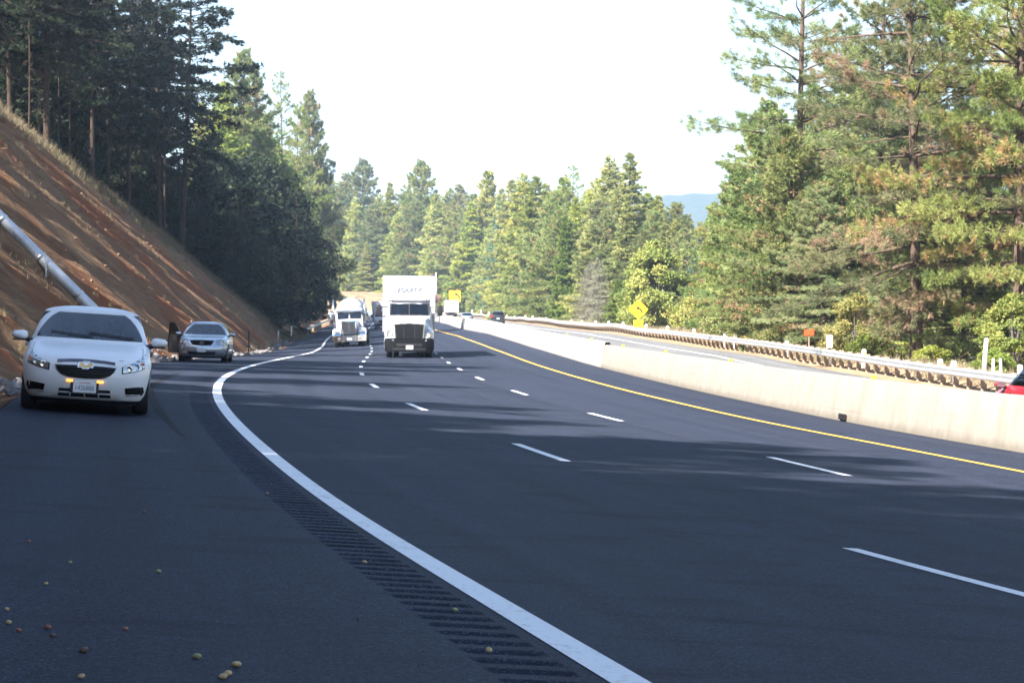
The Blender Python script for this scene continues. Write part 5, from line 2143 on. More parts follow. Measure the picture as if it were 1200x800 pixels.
# ---------------- silver saloon further along, near front door open
def silver_saloon():
    lv = [(.19, 2.32, -2.36, .80, 6.6, 6.4, 0.224, .15), (.21, 2.38, -2.40, .83, 6.6, 6.4, 0.246, .15), (.30, 2.46, -2.46, .885, 6.800000000000001, 6.6, 0.269, .16), (.42, 2.49, -2.49, .905, 7.0, 6.800000000000001, 0.28, .16), (.52, 2.50, -2.50, .913, 7.1, 6.9, 0.28, .16), (.57, 2.48, -2.50, .915, 7.1, 6.9, 0.28, .16),
          (.65, 2.44, -2.49, .913, 7.0, 6.800000000000001, 0.28, .15), (.74, 2.40, -2.48, .905, 6.800000000000001, 6.800000000000001, 0.291, .14), (.80, 2.33, -2.475, .90, 6.6, 6.800000000000001, 0.314, .14), (.84, 2.15, -2.47, .893, 6.4, 6.800000000000001, 0.314, .14), (.88, 1.85, -2.46, .886, 6.4, 6.800000000000001, 0.314, .13), (.92, 1.48, -2.44, .88, 6.5, 6.800000000000001, 0.291, .13), (.955, 1.15, -2.40, .872, 4.6, 4.4, .22, .13),
          (.98, 1.03, -2.32, .862, 5, 4.4, .18, .13), (1.00, .97, -2.2, .85, 5, 4.6, .16, .13), (1.04, .88, -2.0, .83, 5, 4.8, .15, .12), (1.13, .68, -1.80, .785, 5, 4.8, .13, .12), (1.23, .46, -1.58, .73, 5, 4.8, .12, .11), (1.33, .24, -1.34, .67, 5, 4.8, .11, .1), (1.39, .10, -1.18, .63, 4.8, 4.6, .1, .1), (1.42, .01, -1.07, .615, 4.8, 4.6, .1, .1), (1.45, -.10, -.93, .58, 4.4, 4.4, .1, .1), (1.475, -.27, -.74, .48, 3.8, 3.8, .08, .08), (1.49, -.45, -.55, .2, 2.4, 2.4, .04, .04)]
    root, body, bvh = sedan('saloon_car', 'silver saloon with an open dark door parked at the foot of the bank', 5.0, lv, 1.00, 1.39, .09, (1.46, -1.46), .335, .225, 'silver', (-1.4, .42), -.42)
    hl = [(.52, .80), (.62, .835), (.75, .845), (.83, .80), (.84, .70), (.78, .63), (.62, .625), (.54, .68)]
    for o_ in (hl, mirror_y(hl)):
        sg = 1 if o_[0][0] > 0 else -1
        lamp(bvh, o_, root, balls=[(sg * .63, .725, .055, 'chrome'), (sg * .76, .735, .05, 'chrome')])
    gr = [(-.44, .785), (0, .80), (.44, .785), (.36, .63), (.30, .605), (0, .595), (-.30, .605), (-.36, .63)]
    g = obj('grille', decal(bvh, [(a * 1.05, .69 + (b - .69) * 1.1) for a, b in gr], 4, -1, .004, .02), M['chrome'], root)
    obj('grille_mesh', decal(bvh, gr, 4, -1, .008, .01), M['grille_black'], g)
    for zz in (.635, .665, .695, .725, .755):
        obj('grille_bar', decal(bvh, [(-.36, zz - .004), (.36, zz - .004), (.36, zz + .004), (-.36, zz + .004)], 4, -1, .012, .006, .06), M['grey_plastic'], g)
    h = bvh.ray_cast(Vector((4, 0, .70)), Vector((-1, 0, 0)))[0]
    bm = bmesh.new()
    bmesh.ops.create_cone(bm, segments=24, radius1=.075, radius2=.075, depth=.02, cap_ends=False, matrix=Matrix.Translation((h.x + .02, 0, .70)) @ Matrix.Rotation(R(90), 4, 'Y') @ Matrix.Diagonal((.75, 1, 1, 1)))
    bmesh.ops.solidify(bm, geom=bm.faces[:], thickness=.014)
    box(bm, h.x + .01, h.x + .03, -.035, -.015, .665, .735)
    box(bm, h.x + .01, h.x + .03, -.035, .045, .665, .682)
    obj('emblem', bm, M['chrome'], root)
    lo = [(-.52, .38), (.52, .38), (.46, .27), (-.46, .27)]
    obj('lower_grille', decal(bvh, lo, 4, -1, .004, .02), M['black'], root)
    for sg in (1, -1):
        q = [(.58, .36), (.74, .37), (.76, .31), (.58, .30)]
        q = q if sg > 0 else mirror_y(q)
        obj('fog_lamp', decal(bvh, q, 4, -1, .005, .02), M['lamp_bowl'], root)
        mirror_shell(sg, .68, sg * 1.0, 1.02, .22, .15, 'silver', root)
        shut_line(bvh, [(.72, .26), (.76, .5), (.74, .78), (.66, 1.0)], root, .008, sg * 2, -sg, 'y')
        shut_line(bvh, [(-.42, .26), (-.42, 1.0)], root, .008, sg * 2, -sg, 'y')
        for xx in (.30, -.95):
            bm = bmesh.new()
            box(bm, xx - .11, xx + .11, sg * .88, sg * .925, .87, .90, .012)
            obj('door_handle', bm, M['chrome'], root)
    strip = [(-.80, .485), (.80, .485), (.80, .470), (-.80, .470)]
    h = bvh.ray_cast(Vector((4, 0, .47)), Vector((-1, 0, 0)))[0]
    plate(root, h.x + .018, 0, .435, .31, .15, '4KXL210')
    bm = bmesh.new()
    secs = [ring_pts(zz, 2.32 - dd, -2.32 + dd, .80 - dd, 6.6, 6.4, 0.246, .15) for zz, dd in ((.135, .09), (.15, .02), (.189, .0))]
    loft(bm, secs)
    cut = []
    for ax in (1.46, -1.46):
        for sg in (1, -1):
            c = bmesh.new()
            lathe(c, [(.37, -.2), (.37, .24)], 'y', (ax, sg * .85, .335), 28)
            cut.append(c)
    obj('underbody', boolean_cut(bm, cut), M['black'], root)
    # open front door on the verge side (local -y), hinged at its front edge
    hinge = Vector((.74, -.885, 0))
    dr = bmesh.new()
    prof = [(-.02, .30), (-1.12, .30), (-1.17, .55), (-1.15, .98), (-.05, .98), (.0, .6)]
    for yy in (0, ):
        a = [dr.verts.new((x, .0, z)) for x, z in prof]
        b = [dr.verts.new((x, .10, z)) for x, z in prof]
        dr.faces.new(a)
        dr.faces.new(b[::-1])
        for k in range(len(prof)):
            dr.faces.new((a[k], b[k], b[(k + 1) % 6], a[(k + 1) % 6]))
    bmesh.ops.bevel(dr, geom=dr.edges[:], offset=.02, segments=2, affect='EDGES')
    door = obj('door', dr, M['door_trim_shaded'], root, angle=40)
    door['label'] = 'dark open front door'
    fr = bmesh.new()
    win = [(-.05, .98), (-.50, 1.36), (-.70, 1.41), (-1.10, 1.39), (-1.15, .98)]
    for (x0, z0), (x1, z1) in zip(win[:-1], win[1:]):
        tube(fr, [(x0, .05, z0), (x1, .05, z1)], .026, 6)
    obj('window_frame', fr, M['black'], door)
    gb = bmesh.new()
    gb.faces.new([gb.verts.new((x, .05, z)) for x, z in win])
    obj('door_glass', gb, M['glass_dark'], door)
    hb = bmesh.new()
    box(hb, -1.02, -.82, .10, .13, .82, .86, .01)
    box(hb, -.95, -.45, .10, .15, .62, .68, .02)
    obj('armrest', hb, M['black'], door)
    door.matrix_local = Matrix.Translation(hinge) @ Matrix.Rotation(R(30), 4, 'Z')
    place(root, 91.5, -5.80, -1)
    return root


silver_saloon()


# ---------------- vehicles in the opposite lanes
def small_car(label, s, off, face, paint, kind='saloon', L_=4.4, W=.88, Hh=1.45, mirrors=True, number='', yaw=0.0):
    k = L_ / 4.6
    hz = Hh / 1.465
    if kind == 'saloon':
        lv = [(.19, 2.14, -2.18, .80), (.28, 2.24, -2.25, .865), (.45, 2.29, -2.29, .89), (.60, 2.28, -2.30, .895), (.72, 2.2, -2.29, .888), (.80, 1.95, -2.28, .87), (.88, 1.5, -2.26, .856), (.95, 1.02, -2.2, .84), (1.00, .88, -2.06, .815),
              (1.12, .63, -1.74, .755), (1.25, .36, -1.42, .68), (1.365, .11, -1.1, .605), (1.425, -.10, -.84, .525), (1.465, -.40, -.5, .2)]
        sx = (-1.2, .40)
    else:                                    # tall hatchback / utility shape with an upright tail
        lv = [(.24, 2.1, -2.10, .80), (.34, 2.22, -2.22, .87), (.50, 2.27, -2.27, .895), (.66, 2.27, -2.28, .90), (.78, 2.2, -2.27, .893), (.86, 1.95, -2.26, .88), (.92, 1.55, -2.25, .87), (.97, 1.12, -2.24, .855), (1.00, 1.0, -2.22, .845),
              (1.12, .74, -2.16, .80), (1.25, .46, -2.08, .745), (1.365, .20, -1.98, .69), (1.425, .0, -1.86, .62), (1.465, -.40, -1.4, .3)]
        sx = (-1.98, .52)
    lv = [(z * hz, a * k, b * k, w * W / .89) + ((4.2, 4.4, .24, .14) if z < .96 else (5, 5, .14, .08)) for z, a, b, w in lv]
    z0, z1 = lv[8][0], lv[11][0]
    root, body, bvh = sedan('car', label, L_, lv, z0, z1, .09, (1.36 * k, -1.33 * k), .325, .21, paint, (sx[0] * k, sx[1] * k), -.42 * k, 'glass_dark', nq=20)
    if mirrors:
        for sg in (1, -1):
            mirror_shell(sg, .66 * k, sg * (W + .10), 1.0 * hz, .21, .14, paint, root)
    tl = [(.55, .74 * hz), (.80, .80 * hz), (.84, .66 * hz), (.58, .62 * hz)] if kind == 'saloon' else [(.66, 1.02 * hz), (.77, 1.05 * hz), (.83, .72 * hz), (.66, .70 * hz)]
    for o_ in (tl, mirror_y(tl)):
        obj('tail_light', decal(bvh, o_, -4, 1, .006, .03), M['red_lens'], root)
    hl = [(.50, .68 * hz), (.78, .78 * hz), (.80, .66 * hz), (.52, .60 * hz)]
    for o_ in (hl, mirror_y(hl)):
        obj('headlight', decal(bvh, o_, 4, -1, .006, .03), M['lamp_bowl'], root)
    for sg in (1, -1):
        shut_line(bvh, [(.70 * k, .26), (.74 * k, .5), (.72 * k, .78 * hz), (.62 * k, .98 * hz)], root, .009, sg * 2, -sg, 'y')
        shut_line(bvh, [(-.42 * k, .26), (-.42 * k, .98 * hz)], root, .009, sg * 2, -sg, 'y')
        for xx in (.28, -.85):
            bm = bmesh.new()
            box(bm, xx * k - .10, xx * k + .10, sg * (W - .022), sg * (W + .02), .85 * hz, .88 * hz, .01)
            obj('door_handle', bm, M[paint], root)
    h = bvh.ray_cast(Vector((-4, 0, .62 * hz)), Vector((1, 0, 0)))[0]
    bm = bmesh.new()
    box(bm, h.x - .012, h.x, -.16, .16, .55 * hz, .68 * hz)
    obj('number_plate', bm, M['plate'], root)
    bm = bmesh.new()
    box(bm, -2.22 * k, -2.0 * k, -W * .86, W * .86, .20, .40, .04)
    obj('rear_bumper', bm, M['black'], root)
    place(root, s, off, face, yaw)
    return root


small_car('dark hatchback with red tail lights driving away in the far lanes', 303, 16.2, 1, 'dark_paint', 'hatch', 4.4, .90, 1.62)
small_car('pale blue grey car driving away behind the white barrier, left of the hatchback', 330, 13.2, 1, 'grey_paint', 'saloon', 4.5, .90, 1.45)
small_car('bright red car cut by the right edge, its mirror over the barrier', 49.4, 13.6, 1, 'red_paint', 'hatch', 4.4, .89, 1.52)
# ------------------------------------------------------------------ lorries (local x forward, origin on the ground under the front bumper)
def truck_wheel(parent, x, y, r=.50, w=.28, rim='dull_chrome'):
    return wheel(parent, x, y, r, w, rim, 8, .58)


def quad_pane(name, pts, mat, parent, th=.01):
    bm = bmesh.new()
    f = bm.faces.new([bm.verts.new(p) for p in pts])
    f.normal_update()
    g = bmesh.ops.extrude_face_region(bm, geom=[f])
    for v in [q for q in g['geom'] if isinstance(q, bmesh.types.BMVert)]:
        v.co += f.normal * th
    return obj(name, bm, mat, parent)


def sec(x, pts):
    return [(x, y, z) for y, z in pts] + [(x, -y, z) for y, z in pts[::-1]]


def bmbox(name, dims, mat, parent, bev=.0, seg=2, angle=None):
    bm = bmesh.new()
    box(bm, *dims, bev, seg)
    return obj(name, bm, M[mat] if isinstance(mat, str) else mat, parent, angle=angle if angle else (40 if bev else None))


def truck_mirror(parent, sg, x, y, z, h=.52, mat='black'):
    o = bmbox('wing_mirror', (x - .09, x + .09, y - .13, y + .13, z - h / 2, z + h / 2), mat, parent, .04)
    bmbox('mirror_glass', (x - .10, x - .091, y - .10, y + .10, z - h / 2 + .04, z + h / 2 - .04), 'dull_chrome', o)
    bm = bmesh.new()
    tube(bm, [(x, y, z - h * .46), (x - .05, y - sg * .22, z - h * .62), (x - .12, y - sg * .52, z - h * .55)], .028, 6)
    tube(bm, [(x, y, z + h * .36), (x - .10, y - sg * .5, z + h * .30)], .022, 6)
    obj('mirror_arm', bm, M['black'], o)
    return o


def semi_truck():
    root = empty('semi_truck', (0, 0, 0), 'white semi truck with a tall box trailer and dark bumper in the middle lane', 'truck')
    # bumper
    bm = bmesh.new()
    secs = []
    for x, hw, z0, z1 in ((-.75, 1.21, .34, .92), (-.40, 1.205, .31, .93), (-.16, 1.14, .29, .94), (-.03, .95, .28, .945), (.02, .70, .28, .95)):
        secs.append(sec(x, [(hw * .96, z0), (hw, z0 + .10), (hw, z1 - .12), (hw * .97, z1)]))
    loft(bm, secs)
    bp = obj('bumper', bm, M['grey_plastic'], root, angle=35)
    bmbox('air_intake', (.0, .032, -.62, .62, .52, .68), 'black', bp, .01)
    bmbox('air_intake', (.0, .030, -.80, .80, .36, .46), 'black', bp, .01)
    for sg in (1, -1):
        bm = bmesh.new()
        lathe(bm, [(.055, 0), (.055, .02), (.01, .03)], 'x', (-.01, sg * .80, .83), 14)
        obj('fog_lamp', bm, M['chrome'], bp)
    pl = plate(root, .045, .02, .50, .34, .19, '9F14820')
    # bonnet and wings
    bm = bmesh.new()
    secs = []
    for x, wt, wm, wb, zt, zm in ((-.06, .58, .74, .86, 1.62, 1.30), (-.20, .66, .82, 1.02, 1.74, 1.36), (-.55, .76, .93, 1.15, 1.86, 1.42), (-1.05, .86, 1.0, 1.20, 1.96, 1.46), (-1.62, .95, 1.04, 1.22, 2.02, 1.48)):
        secs.append(sec(x, [(wb, .88), (wb * 1.0, zm - .18), (wm + .04, zm), (wm - .03, zm + .10), (wt, zt - .07), (wt * .82, zt), (wt * .4, zt + .035)]))
    loft(bm, secs)
    c = []
    for sg in (1, -1):
        q = bmesh.new()
        lathe(q, [(.58, -.2), (.58, .3)], 'y', (-1.25, sg * 1.12, .50), 30)
        c.append(q)
    hood = boolean_cut(bm, c)
    bvh = BVHTree.FromBMesh(hood)
    obj('bonnet', hood, M['white_truck'], root, angle=38)
    gr = [(-.70, 1.60), (-.4, 1.635), (.4, 1.635), (.70, 1.60), (.64, .97), (.55, .90), (-.55, .90), (-.64, .97)]
    bm = bmesh.new()
    def slab(poly, x0, x1):
        a = [bm.verts.new((x0, y, z)) for y, z in poly]
        b = [bm.verts.new((x1, y, z)) for y, z in poly]
        bm.faces.new(b)
        bm.faces.new(a[::-1])
        for k in range(len(poly)):
            bm.faces.new((a[k], a[(k + 1) % len(poly)], b[(k + 1) % len(poly)], b[k]))
    slab([(a * 1.08, 1.27 + (b - 1.27) * 1.08) for a, b in gr], -.30, .015)
    g = obj('grille', bm, M['chrome'], root)
    bm = bmesh.new()
    slab(gr, -.2, .022)
    obj('grille_mesh', bm, M['grille_black'], g)
    for k in range(7):
        z = .99 + k * .095
        hw = .60 + (z - .9) / .7 * .09
        bmbox('grille_bar', (.02, .040, -hw, hw, z - .012, z + .012), 'dark_chrome', g)
    for y in (-.26, .26):
        bmbox('grille_bar', (.02, .043, y - .014, y + .010, .92, 1.62), 'dark_chrome', g)
    bmbox('emblem', (.03, .055, -.11, .11, 1.645, 1.70), 'chrome', g, .01)
    hl = [(.80, 1.28), (.92, 1.36), (1.05, 1.34), (1.10, 1.20), (1.08, .99), (.86, .97), (.80, 1.08)]
    for o_ in (hl, mirror_y(hl)):
        sg = 1 if o_[0][0] > 0 else -1
        lamp(bvh, o_, root, 2, -1, balls=[(sg * .90, 1.08, .085, 'head_lit'), (sg * 1.0, 1.21, .06, 'chrome')])
    # cab
    bm = bmesh.new()
    secs = []
    for z, xf, hw in ((.95, -1.60, 1.14), (1.40, -1.60, 1.16), (1.98, -1.60, 1.12), (2.06, -1.62, 1.10), (2.62, -1.98, 1.02), (2.72, -2.02, 1.02), (2.80, -1.90, 1.03), (2.90, -1.96, 1.02), (2.95, -2.2, .96)):
        ring = [(xf, -hw * .90, z), (xf + .05, -hw * .5, z), (xf + .07, 0, z), (xf + .05, hw * .5, z), (xf, hw * .90, z), (xf - .10, hw * .98, z), (xf - .25, hw, z), (-4.1, hw, z), (-4.2, hw * .95, z), (-4.2, -hw * .95, z), (-4.1, -hw, z), (xf - .25, -hw, z), (xf - .10, -hw * .98, z)]
        secs.append(ring)
    rings = loft(bm, secs)
    obj('cab', bm, M['white_truck'], root, angle=30)
    # split windscreen panes with dark surround, set proud of the cab front
    def wsx(z):
        return -1.62 - (z - 2.06) / .56 * .36
    fr = []
    for z in (2.05, 2.65):
        for y in (-.98, 0, .98):
            fr.append((wsx(z) + .075 - .07 * (abs(y) / .98) ** 2 + .01, y, z))
    sur = quad_pane('windscreen_frame', [fr[0], fr[1], fr[2], fr[5], fr[4], fr[3]], M['black'], root, .006)
    dk = glass_truck
    for sg in (1, -1):
        pts = []
        for z, y in ((2.09, .03), (2.09, .92), (2.61, .88), (2.61, .03)):
            pts.append((wsx(z) + .075 - .07 * (y / .98) ** 2 + .022, sg * y, z))
        quad_pane('windscreen', pts if sg > 0 else pts[::-1], dk, root, .006)
        for y, z in ((.28, 2.16),):
            bm = bmesh.new()
            tube(bm, [(wsx(2.07) + .10, sg * .75, 2.06), (wsx(2.12) + .10, sg * .15, 2.11)], .014, 5)
            obj('wiper', bm, M['black'], root)
        q = [(-1.95, sg * 1.135, 1.70), (-3.0, sg * 1.145, 1.70), (-3.0, sg * 1.07, 2.45), (-2.25, sg * 1.07, 2.50)]
        quad_pane('side_window', q if sg < 0 else q[::-1], M['glass_dark'], root, .01)
        truck_mirror(root, sg, -1.75, sg * 1.50, 2.30, .50)
        bmbox('side_fairing', (-4.2, -1.9, sg * 1.10, sg * 1.19, .42, .95), 'white_truck', root, .03)
    for y in (-.82, -.20, 0, .20, .82):
        bmbox('roof_marker', (-1.95, -1.86, y - .045, y + .045, 2.835, 2.875), 'amber_lens', root, .01)
    # trailer
    tr = bmbox('trailer', (-20.5, -4.75, -1.30, 1.30, 1.22, 4.05), 'trailer_white', root, .06, 2, 40)
    bm = bmesh.new()
    for sg in (1, -1):
        for zz in (1.22, 3.99):
            box(bm, -20.4, -4.8, sg * 1.297 - .012, sg * 1.297 + .012, zz, zz + .07)
        box(bm, -4.80, -4.735, sg * 1.27 - .045, sg * 1.27 + .045, 1.25, 4.0)
    box(bm, -4.80, -4.735, -1.25, 1.25, 3.97, 4.05)
    obj('trailer_rails', bm, M['dull_chrome'] if False else M['white_truck'], tr)
    t = text_mesh('lettering', 'EQUITY', .30, M['plate_ink'], tr, .006, shear=.35, squeeze=1.15)
    t.matrix_local = Matrix(((0, 0, 1, -4.735), (1, 0, 0, -.02), (0, 1, 0, 3.34), (0, 0, 0, 1)))
    bmbox('chassis', (-20, -1.0, -.45, .45, .55, 1.0), 'black', root)
    bmbox('fuel_tank', (-3.6, -2.2, -1.12, -.5, .40, .92), 'dull_chrome', root, .12, 3)
    for x, ys in ((-1.25, (.97,)), (-4.9, (.95, .62)), (-6.1, (.95, .62)), (-17.8, (.95, .62)), (-19.0, (.95, .62))):
        for y in ys:
            for sg in (1, -1):
                truck_wheel(root, x, sg * y)
    bmbox('mud_flap', (-19.8, -19.77, -1.25, -.6, .25, 1.1), 'black', root)
    bmbox('mud_flap', (-19.8, -19.77, .6, 1.25, .25, 1.1), 'black', root)
    place(root, 117.6, 2.05, -1)
    return root


glass_truck = glass('truck_windscreen_glass', (.16, .24, .30), .03, .10)
semi_truck()


def tanker():
    root = empty('tanker_truck', (0, 0, 0), 'white and blue tanker truck with a chrome grille and rounded tank in the left lane', 'truck')
    bm = bmesh.new()
    secs = []
    for x, hw, z0, z1 in ((-.35, 1.22, .42, .80), (-.10, 1.20, .40, .82), (.02, .98, .40, .83), (.05, .5, .40, .83)):
        secs.append(sec(x, [(hw, z0), (hw, z1)]))
    loft(bm, secs)
    bp = obj('bumper', bm, M['chrome'], root, angle=30)
    for sg in (1, -1):
        bmbox('bumper_lamp', (-.02, .045, sg * .75 - .09, sg * .75 + .09, .54, .68), 'lamp_bowl', bp, .02)
    bmbox('number_plate', (.05, .065, -.17, .17, .50, .66), 'plate', bp)
    # long square bonnet
    bm = bmesh.new()
    secs = []
    for x, hw, zt in ((-.10, .54, 1.88), (-.9, .60, 1.93), (-1.75, .72, 1.99)):
        secs.append(sec(x, [(hw, .95), (hw, zt - .16), (hw * .90, zt - .04), (hw * .5, zt)]))
    loft(bm, secs)
    obj('bonnet', bm, M['white_truck'], root, angle=35)
    g = bmbox('grille', (-.14, .0, -.55, .55, .92, 1.92), 'chrome', root, .04)
    bmbox('grille_mesh', (-.02, .012, -.45, .45, 1.0, 1.83), 'grey_plastic', g)
    for k in range(15):
        y = -.42 + k * .06
        bmbox('grille_bar', (.005, .022, y - .009, y + .009, 1.0, 1.83), 'dull_chrome', g)
    bmbox('grille_bar', (.005, .032, -.03, .03, .98, 1.86), 'chrome', g)
    for sg in (1, -1):
        bm = bmesh.new()
        secs = []
        for x, z1, z0 in ((-.22, .98, .80), (-.45, 1.22, .80), (-.85, 1.36, .95), (-1.35, 1.36, 1.0), (-1.75, 1.20, .80), (-1.95, .95, .7)):
            secs.append([(x, sg * .62, z0), (x, sg * 1.20, z0), (x, sg * 1.22, z1 - .08), (x, sg * 1.12, z1), (x, sg * .62, z1 + .04)])
        loft(bm, secs)
        obj('wing', bm, M['white_truck'], root, angle=40)
        bmbox('wing_stripe', (-.30, -.20, sg * .66, sg * 1.17, .88, .985), 'blue_paint', root, .01)
        bmbox('headlight', (-.34, -.16, sg * .90 - .16, sg * .90 + .16, 1.02, 1.20), 'lamp_bowl', root, .03)
        bmbox('step_tank', (-3.3, -2.1, sg * .72, sg * 1.2, .45, .95), 'chrome', root, .12, 3)
        bm = bmesh.new()
        tube(bm, [(-2.2, sg * 1.15, 1.0), (-2.2, sg * 1.15, 3.5)], .07, 10)
        obj('exhaust_stack', bm, M['chrome'], root, True)
        truck_mirror(root, sg, -1.75, sg * 1.42, 2.22, .50, 'chrome')
    bm = bmesh.new()
    secs = []
    for z, xf, hw in ((.95, -1.70, 1.02), (1.95, -1.70, 1.02), (2.02, -1.72, 1.02), (2.58, -1.88, .98), (2.70, -1.82, 1.0), (2.80, -2.0, .94)):
        secs.append([(xf, -hw * .95, z), (xf + .03, 0, z), (xf, hw * .95, z), (xf - .1, hw, z), (-3.4, hw, z), (-3.4, -hw, z), (xf - .1, -hw, z)])
    loft(bm, secs)
    obj('cab', bm, M['white_truck'], root, angle=30)
    bm = bmesh.new()
    secs = []
    for x, hw in ((-3.38, 1.035), (-1.86, 1.035)):
        secs.append([(x, hw - .04, 1.0), (x, hw, 1.0), (x, hw, 2.5), (x, hw - .04, 2.5)])
    loft(bm, secs)
    o = obj('door', bm, M['blue_paint'], root)
    for sg in (1, -1):
        pts = [(-1.685 - (z - 2.02) * .28 + .02, sg * y, z) for z, y in ((2.06, .04), (2.06, .88), (2.54, .86), (2.54, .04))]
        quad_pane('windscreen', pts if sg > 0 else pts[::-1], glass_truck, root, .006)
        q = [(-2.0, sg * 1.045, 1.75), (-2.9, sg * 1.045, 1.75), (-2.9, sg * 1.03, 2.42), (-2.1, sg * 1.03, 2.42)]
        quad_pane('side_window', q if sg < 0 else q[::-1], M['glass_dark'], root, .01)
    for y in (-.7, -.35, 0, .35, .7):
        bmbox('roof_marker', (-1.95, -1.84, y - .04, y + .04, 2.74, 2.79), 'amber_lens', root, .01)
    bmbox('sun_visor', (-1.80, -1.62, -.95, .95, 2.54, 2.64), 'chrome', root, .02)
    # tank
    bm = bmesh.new()
    lathe(bm, [(.30, -4.45), (.70, -4.50), (.94, -4.72), (1.02, -5.05), (1.02, -15.0), (.94, -15.4), (.6, -15.6)], 'x', (0, 0, 2.58), 40)
    tk = obj('tank', bm, M['white_truck'], root, angle=35)
    bm = bmesh.new()
    for x in (-5.3, -7.5, -10, -12.5, -14.8):
        lathe(bm, [(1.04, x - .05), (1.04, x + .05)], 'x', (0, 0, 2.58), 40)
    obj('tank_band', bm, M['dull_chrome'], tk, angle=30)
    bm = bmesh.new()
    for y in (-.45, .45):
        tube(bm, [(-5, y, 3.5), (-5, y, 3.68), (-14, y, 3.68), (-14, y, 3.5)], .025, 6)
    obj('walkway_rail', bm, M['dull_chrome'], tk)
    bmbox('chassis', (-15, -.6, -.42, .42, .6, 1.05), 'black', root)
    bmbox('tank_cradle', (-14.5, -4.8, -.8, .8, 1.05, 1.62), 'grey_plastic', root)
    for x, ys in ((-1.15, (.98,)), (-4.6, (.95, .62)), (-5.8, (.95, .62)), (-13.2, (.95, .62)), (-14.4, (.95, .62))):
        for y in ys:
            for sg in (1, -1):
                truck_wheel(root, x, sg * y, .50, .28, 'chrome')
    place(root, 177, -1.5, -1, -.03)
    return root


tanker()


def box_truck(label, s, off, face, front_low=False, L_=8.0):
    root = empty('box_truck', (0, 0, 0), label, 'truck')
    bx = bmbox('cargo_box', (-L_, -2.0, -1.22, 1.22, 1.0, 3.45), 'trailer_white', root, .05)
    bm = bmesh.new()
    for sg in (1, -1):
        box(bm, -L_ - .03, -L_ + .02, sg * .62 - .56, sg * .62 + .56, 1.1, 3.35, .02)
    obj('rear_door', bm, M['white_truck'], bx)
    for sg in (1, -1):
        bmbox('tail_light', (-L_ - .02, -L_ + .05, sg * 1.05 - .08, sg * 1.05 + .08, .82, .95), 'red_lens', root)
    bm = bmesh.new()
    secs = []
    for z, xf, hw in ((.5, .0, .98), (1.05, .02, 1.02), (1.35, -.10, 1.02), (1.50, -.55, 1.0), (2.15, -1.05, .94), (2.28, -1.3, .86)):
        secs.append([(xf - .12, -hw, z), (xf, -hw * .8, z), (xf + .05, 0, z), (xf, hw * .8, z), (xf - .12, hw, z), (-1.95, hw, z), (-1.95, -hw, z)])
    loft(bm, secs)
    obj('cab', bm, M['white_truck'], root, angle=35)
    quad_pane('windscreen', [(-.50, -.86, 1.54), (-.47, .0, 1.54), (-.50, .86, 1.54), (-.98, .80, 2.10), (-.95, 0, 2.10), (-.98, -.80, 2.10)], M['glass_dark'], root, .012)
    for sg in (1, -1):
        q = [(-.75, sg * 1.015, 1.45), (-1.75, sg * 1.015, 1.45), (-1.75, sg * .965, 2.10), (-1.15, sg * .965, 2.10)]
        quad_pane('side_window', q if sg < 0 else q[::-1], M['glass_dark'], root, .012)
        truck_mirror(root, sg, -.70, sg * 1.28, 1.70, .35)
        bmbox('headlight', (.0, .06, sg * .72 - .16, sg * .72 + .16, .92, 1.08), 'lamp_bowl', root, .02)
    bmbox('bumper', (-.10, .12, -1.0, 1.0, .42, .66), 'grey_plastic', root, .04)
    bmbox('grille', (.0, .07, -.48, .48, .74, 1.06), 'grille_black', root, .02)
    bmbox('chassis', (-L_ + .1, -.4, -.4, .4, .5, 1.0), 'black', root)
    bmbox('rear_bumper', (-L_ - .06, -L_ + .04, -1.1, 1.1, .45, .62), 'grey_plastic', root)
    for x, ys in ((-.9, (.86,)), (-L_ + 2.0, (.88, .58))):
        for y in ys:
            for sg in (1, -1):
                truck_wheel(root, x, sg * y, .42, .24)
    place(root, s, off, face)
    return root


box_truck('small white box truck driving away below the square amber sign', 494, 15.8, 1)
box_truck('white box truck coming on far behind, between the tanker and the semi truck', 300, 1.9, -1, L_=11)
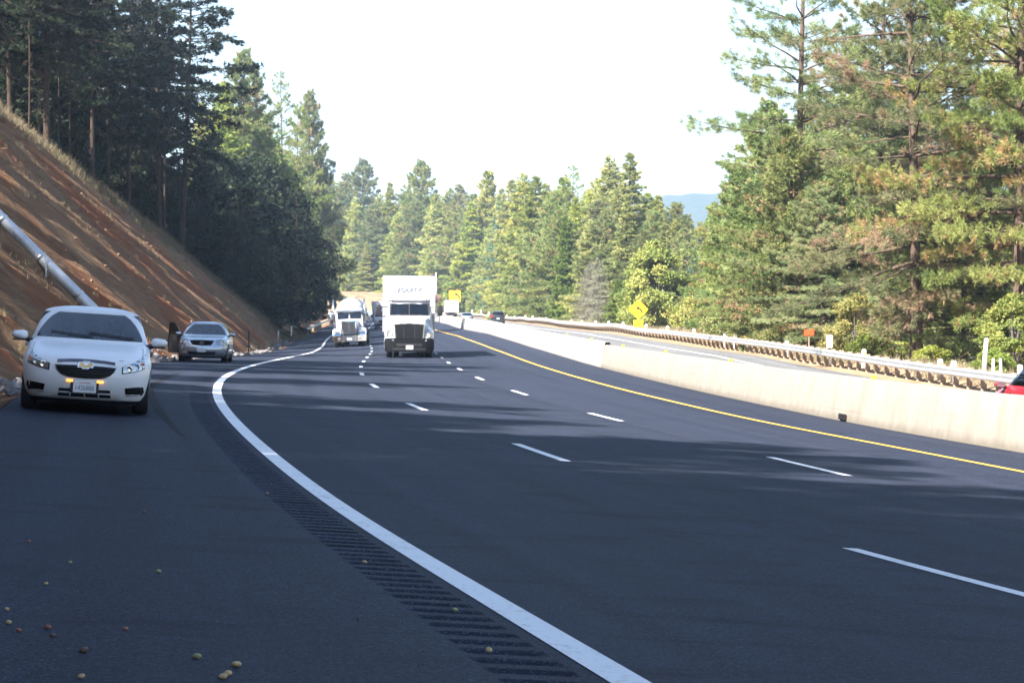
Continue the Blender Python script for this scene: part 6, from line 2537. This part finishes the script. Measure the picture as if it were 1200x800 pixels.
# ------------------------------------------------------------------ light, air, camera
SUN_AZ = R(226.0)      # compass from +Y towards +X: the sun stands behind the camera, to the left
SUN_EL = R(43.0)
world = bpy.data.worlds.new('World')
scene.world = world
world.use_nodes = True
nt = world.node_tree
bg = nt.nodes['Background']
sky = nt.nodes.new('ShaderNodeTexSky')
sky.sky_type = 'NISHITA'
sky.sun_disc = False
sky.sun_elevation = SUN_EL
sky.sun_rotation = SUN_AZ
sky.air_density = 1.0
sky.dust_density = .7
sky.ozone_density = 1.2
nt.links.new(sky.outputs[0], bg.inputs[0])
bg.inputs[1].default_value = .061
sd = bpy.data.lights.new('sun', 'SUN')
sd.energy = 5.0
sd.angle = R(.55)
sd.color = (1.0, .95, .88)
so = bpy.data.objects.new('sun', sd)
COL.objects.link(so)
tosun = Vector((math.sin(SUN_AZ) * math.cos(SUN_EL), math.cos(SUN_AZ) * math.cos(SUN_EL), math.sin(SUN_EL)))
so.rotation_euler = (-tosun).to_track_quat('-Z', 'Y').to_euler()

HAZE = 0.00021
if HAZE > 0:
    bm = bmesh.new()
    box(bm, -2300, 2300, -150, 4000, -12, 232)
    a = N('haze')
    a.t.nodes.remove(a.b)
    pv = a.n('ShaderNodeVolumePrincipled')
    pv.inputs['Color'].default_value = (.60, .77, 1.0, 1)
    pv.inputs['Density'].default_value = HAZE
    pv.inputs['Anisotropy'].default_value = .2
    a.l(pv.outputs[0], a.out.inputs['Volume'])
    o = obj('haze', bm, a.m)
    tag(o, 'thin pale blue haze over the valley', 'haze', kind='stuff')

cam = bpy.data.cameras.new('camera')
cam.sensor_width = 36
cam.lens = 36 * FPX / 1200
cam.clip_end = 20000
cam.clip_start = .1
cam.dof.use_dof = True
cam.dof.focus_distance = 14
cam.dof.aperture_fstop = 16
co = bpy.data.objects.new('camera', cam)
COL.objects.link(co)
co.location = (0, 0, CAMZ)
co.rotation_euler = (R(90) - .0028, 0, 0)
scene.camera = co
scene.render.resolution_x = 1024
scene.render.resolution_y = 682
vs = scene.view_settings
vs.view_transform = 'Standard'
vs.look = 'None'
vs.exposure = 2.32
vs.gamma = 1
vs.use_curve_mapping = False
scene.cycles.max_bounces = 8
scene.cycles.diffuse_bounces = 3
scene.cycles.glossy_bounces = 3
scene.cycles.transmission_bounces = 4
scene.cycles.transparent_max_bounces = 12
scene.cycles.volume_bounces = 0
scene.cycles.use_denoising = True
scene.cycles.caustics_reflective = False
scene.cycles.caustics_refractive = False
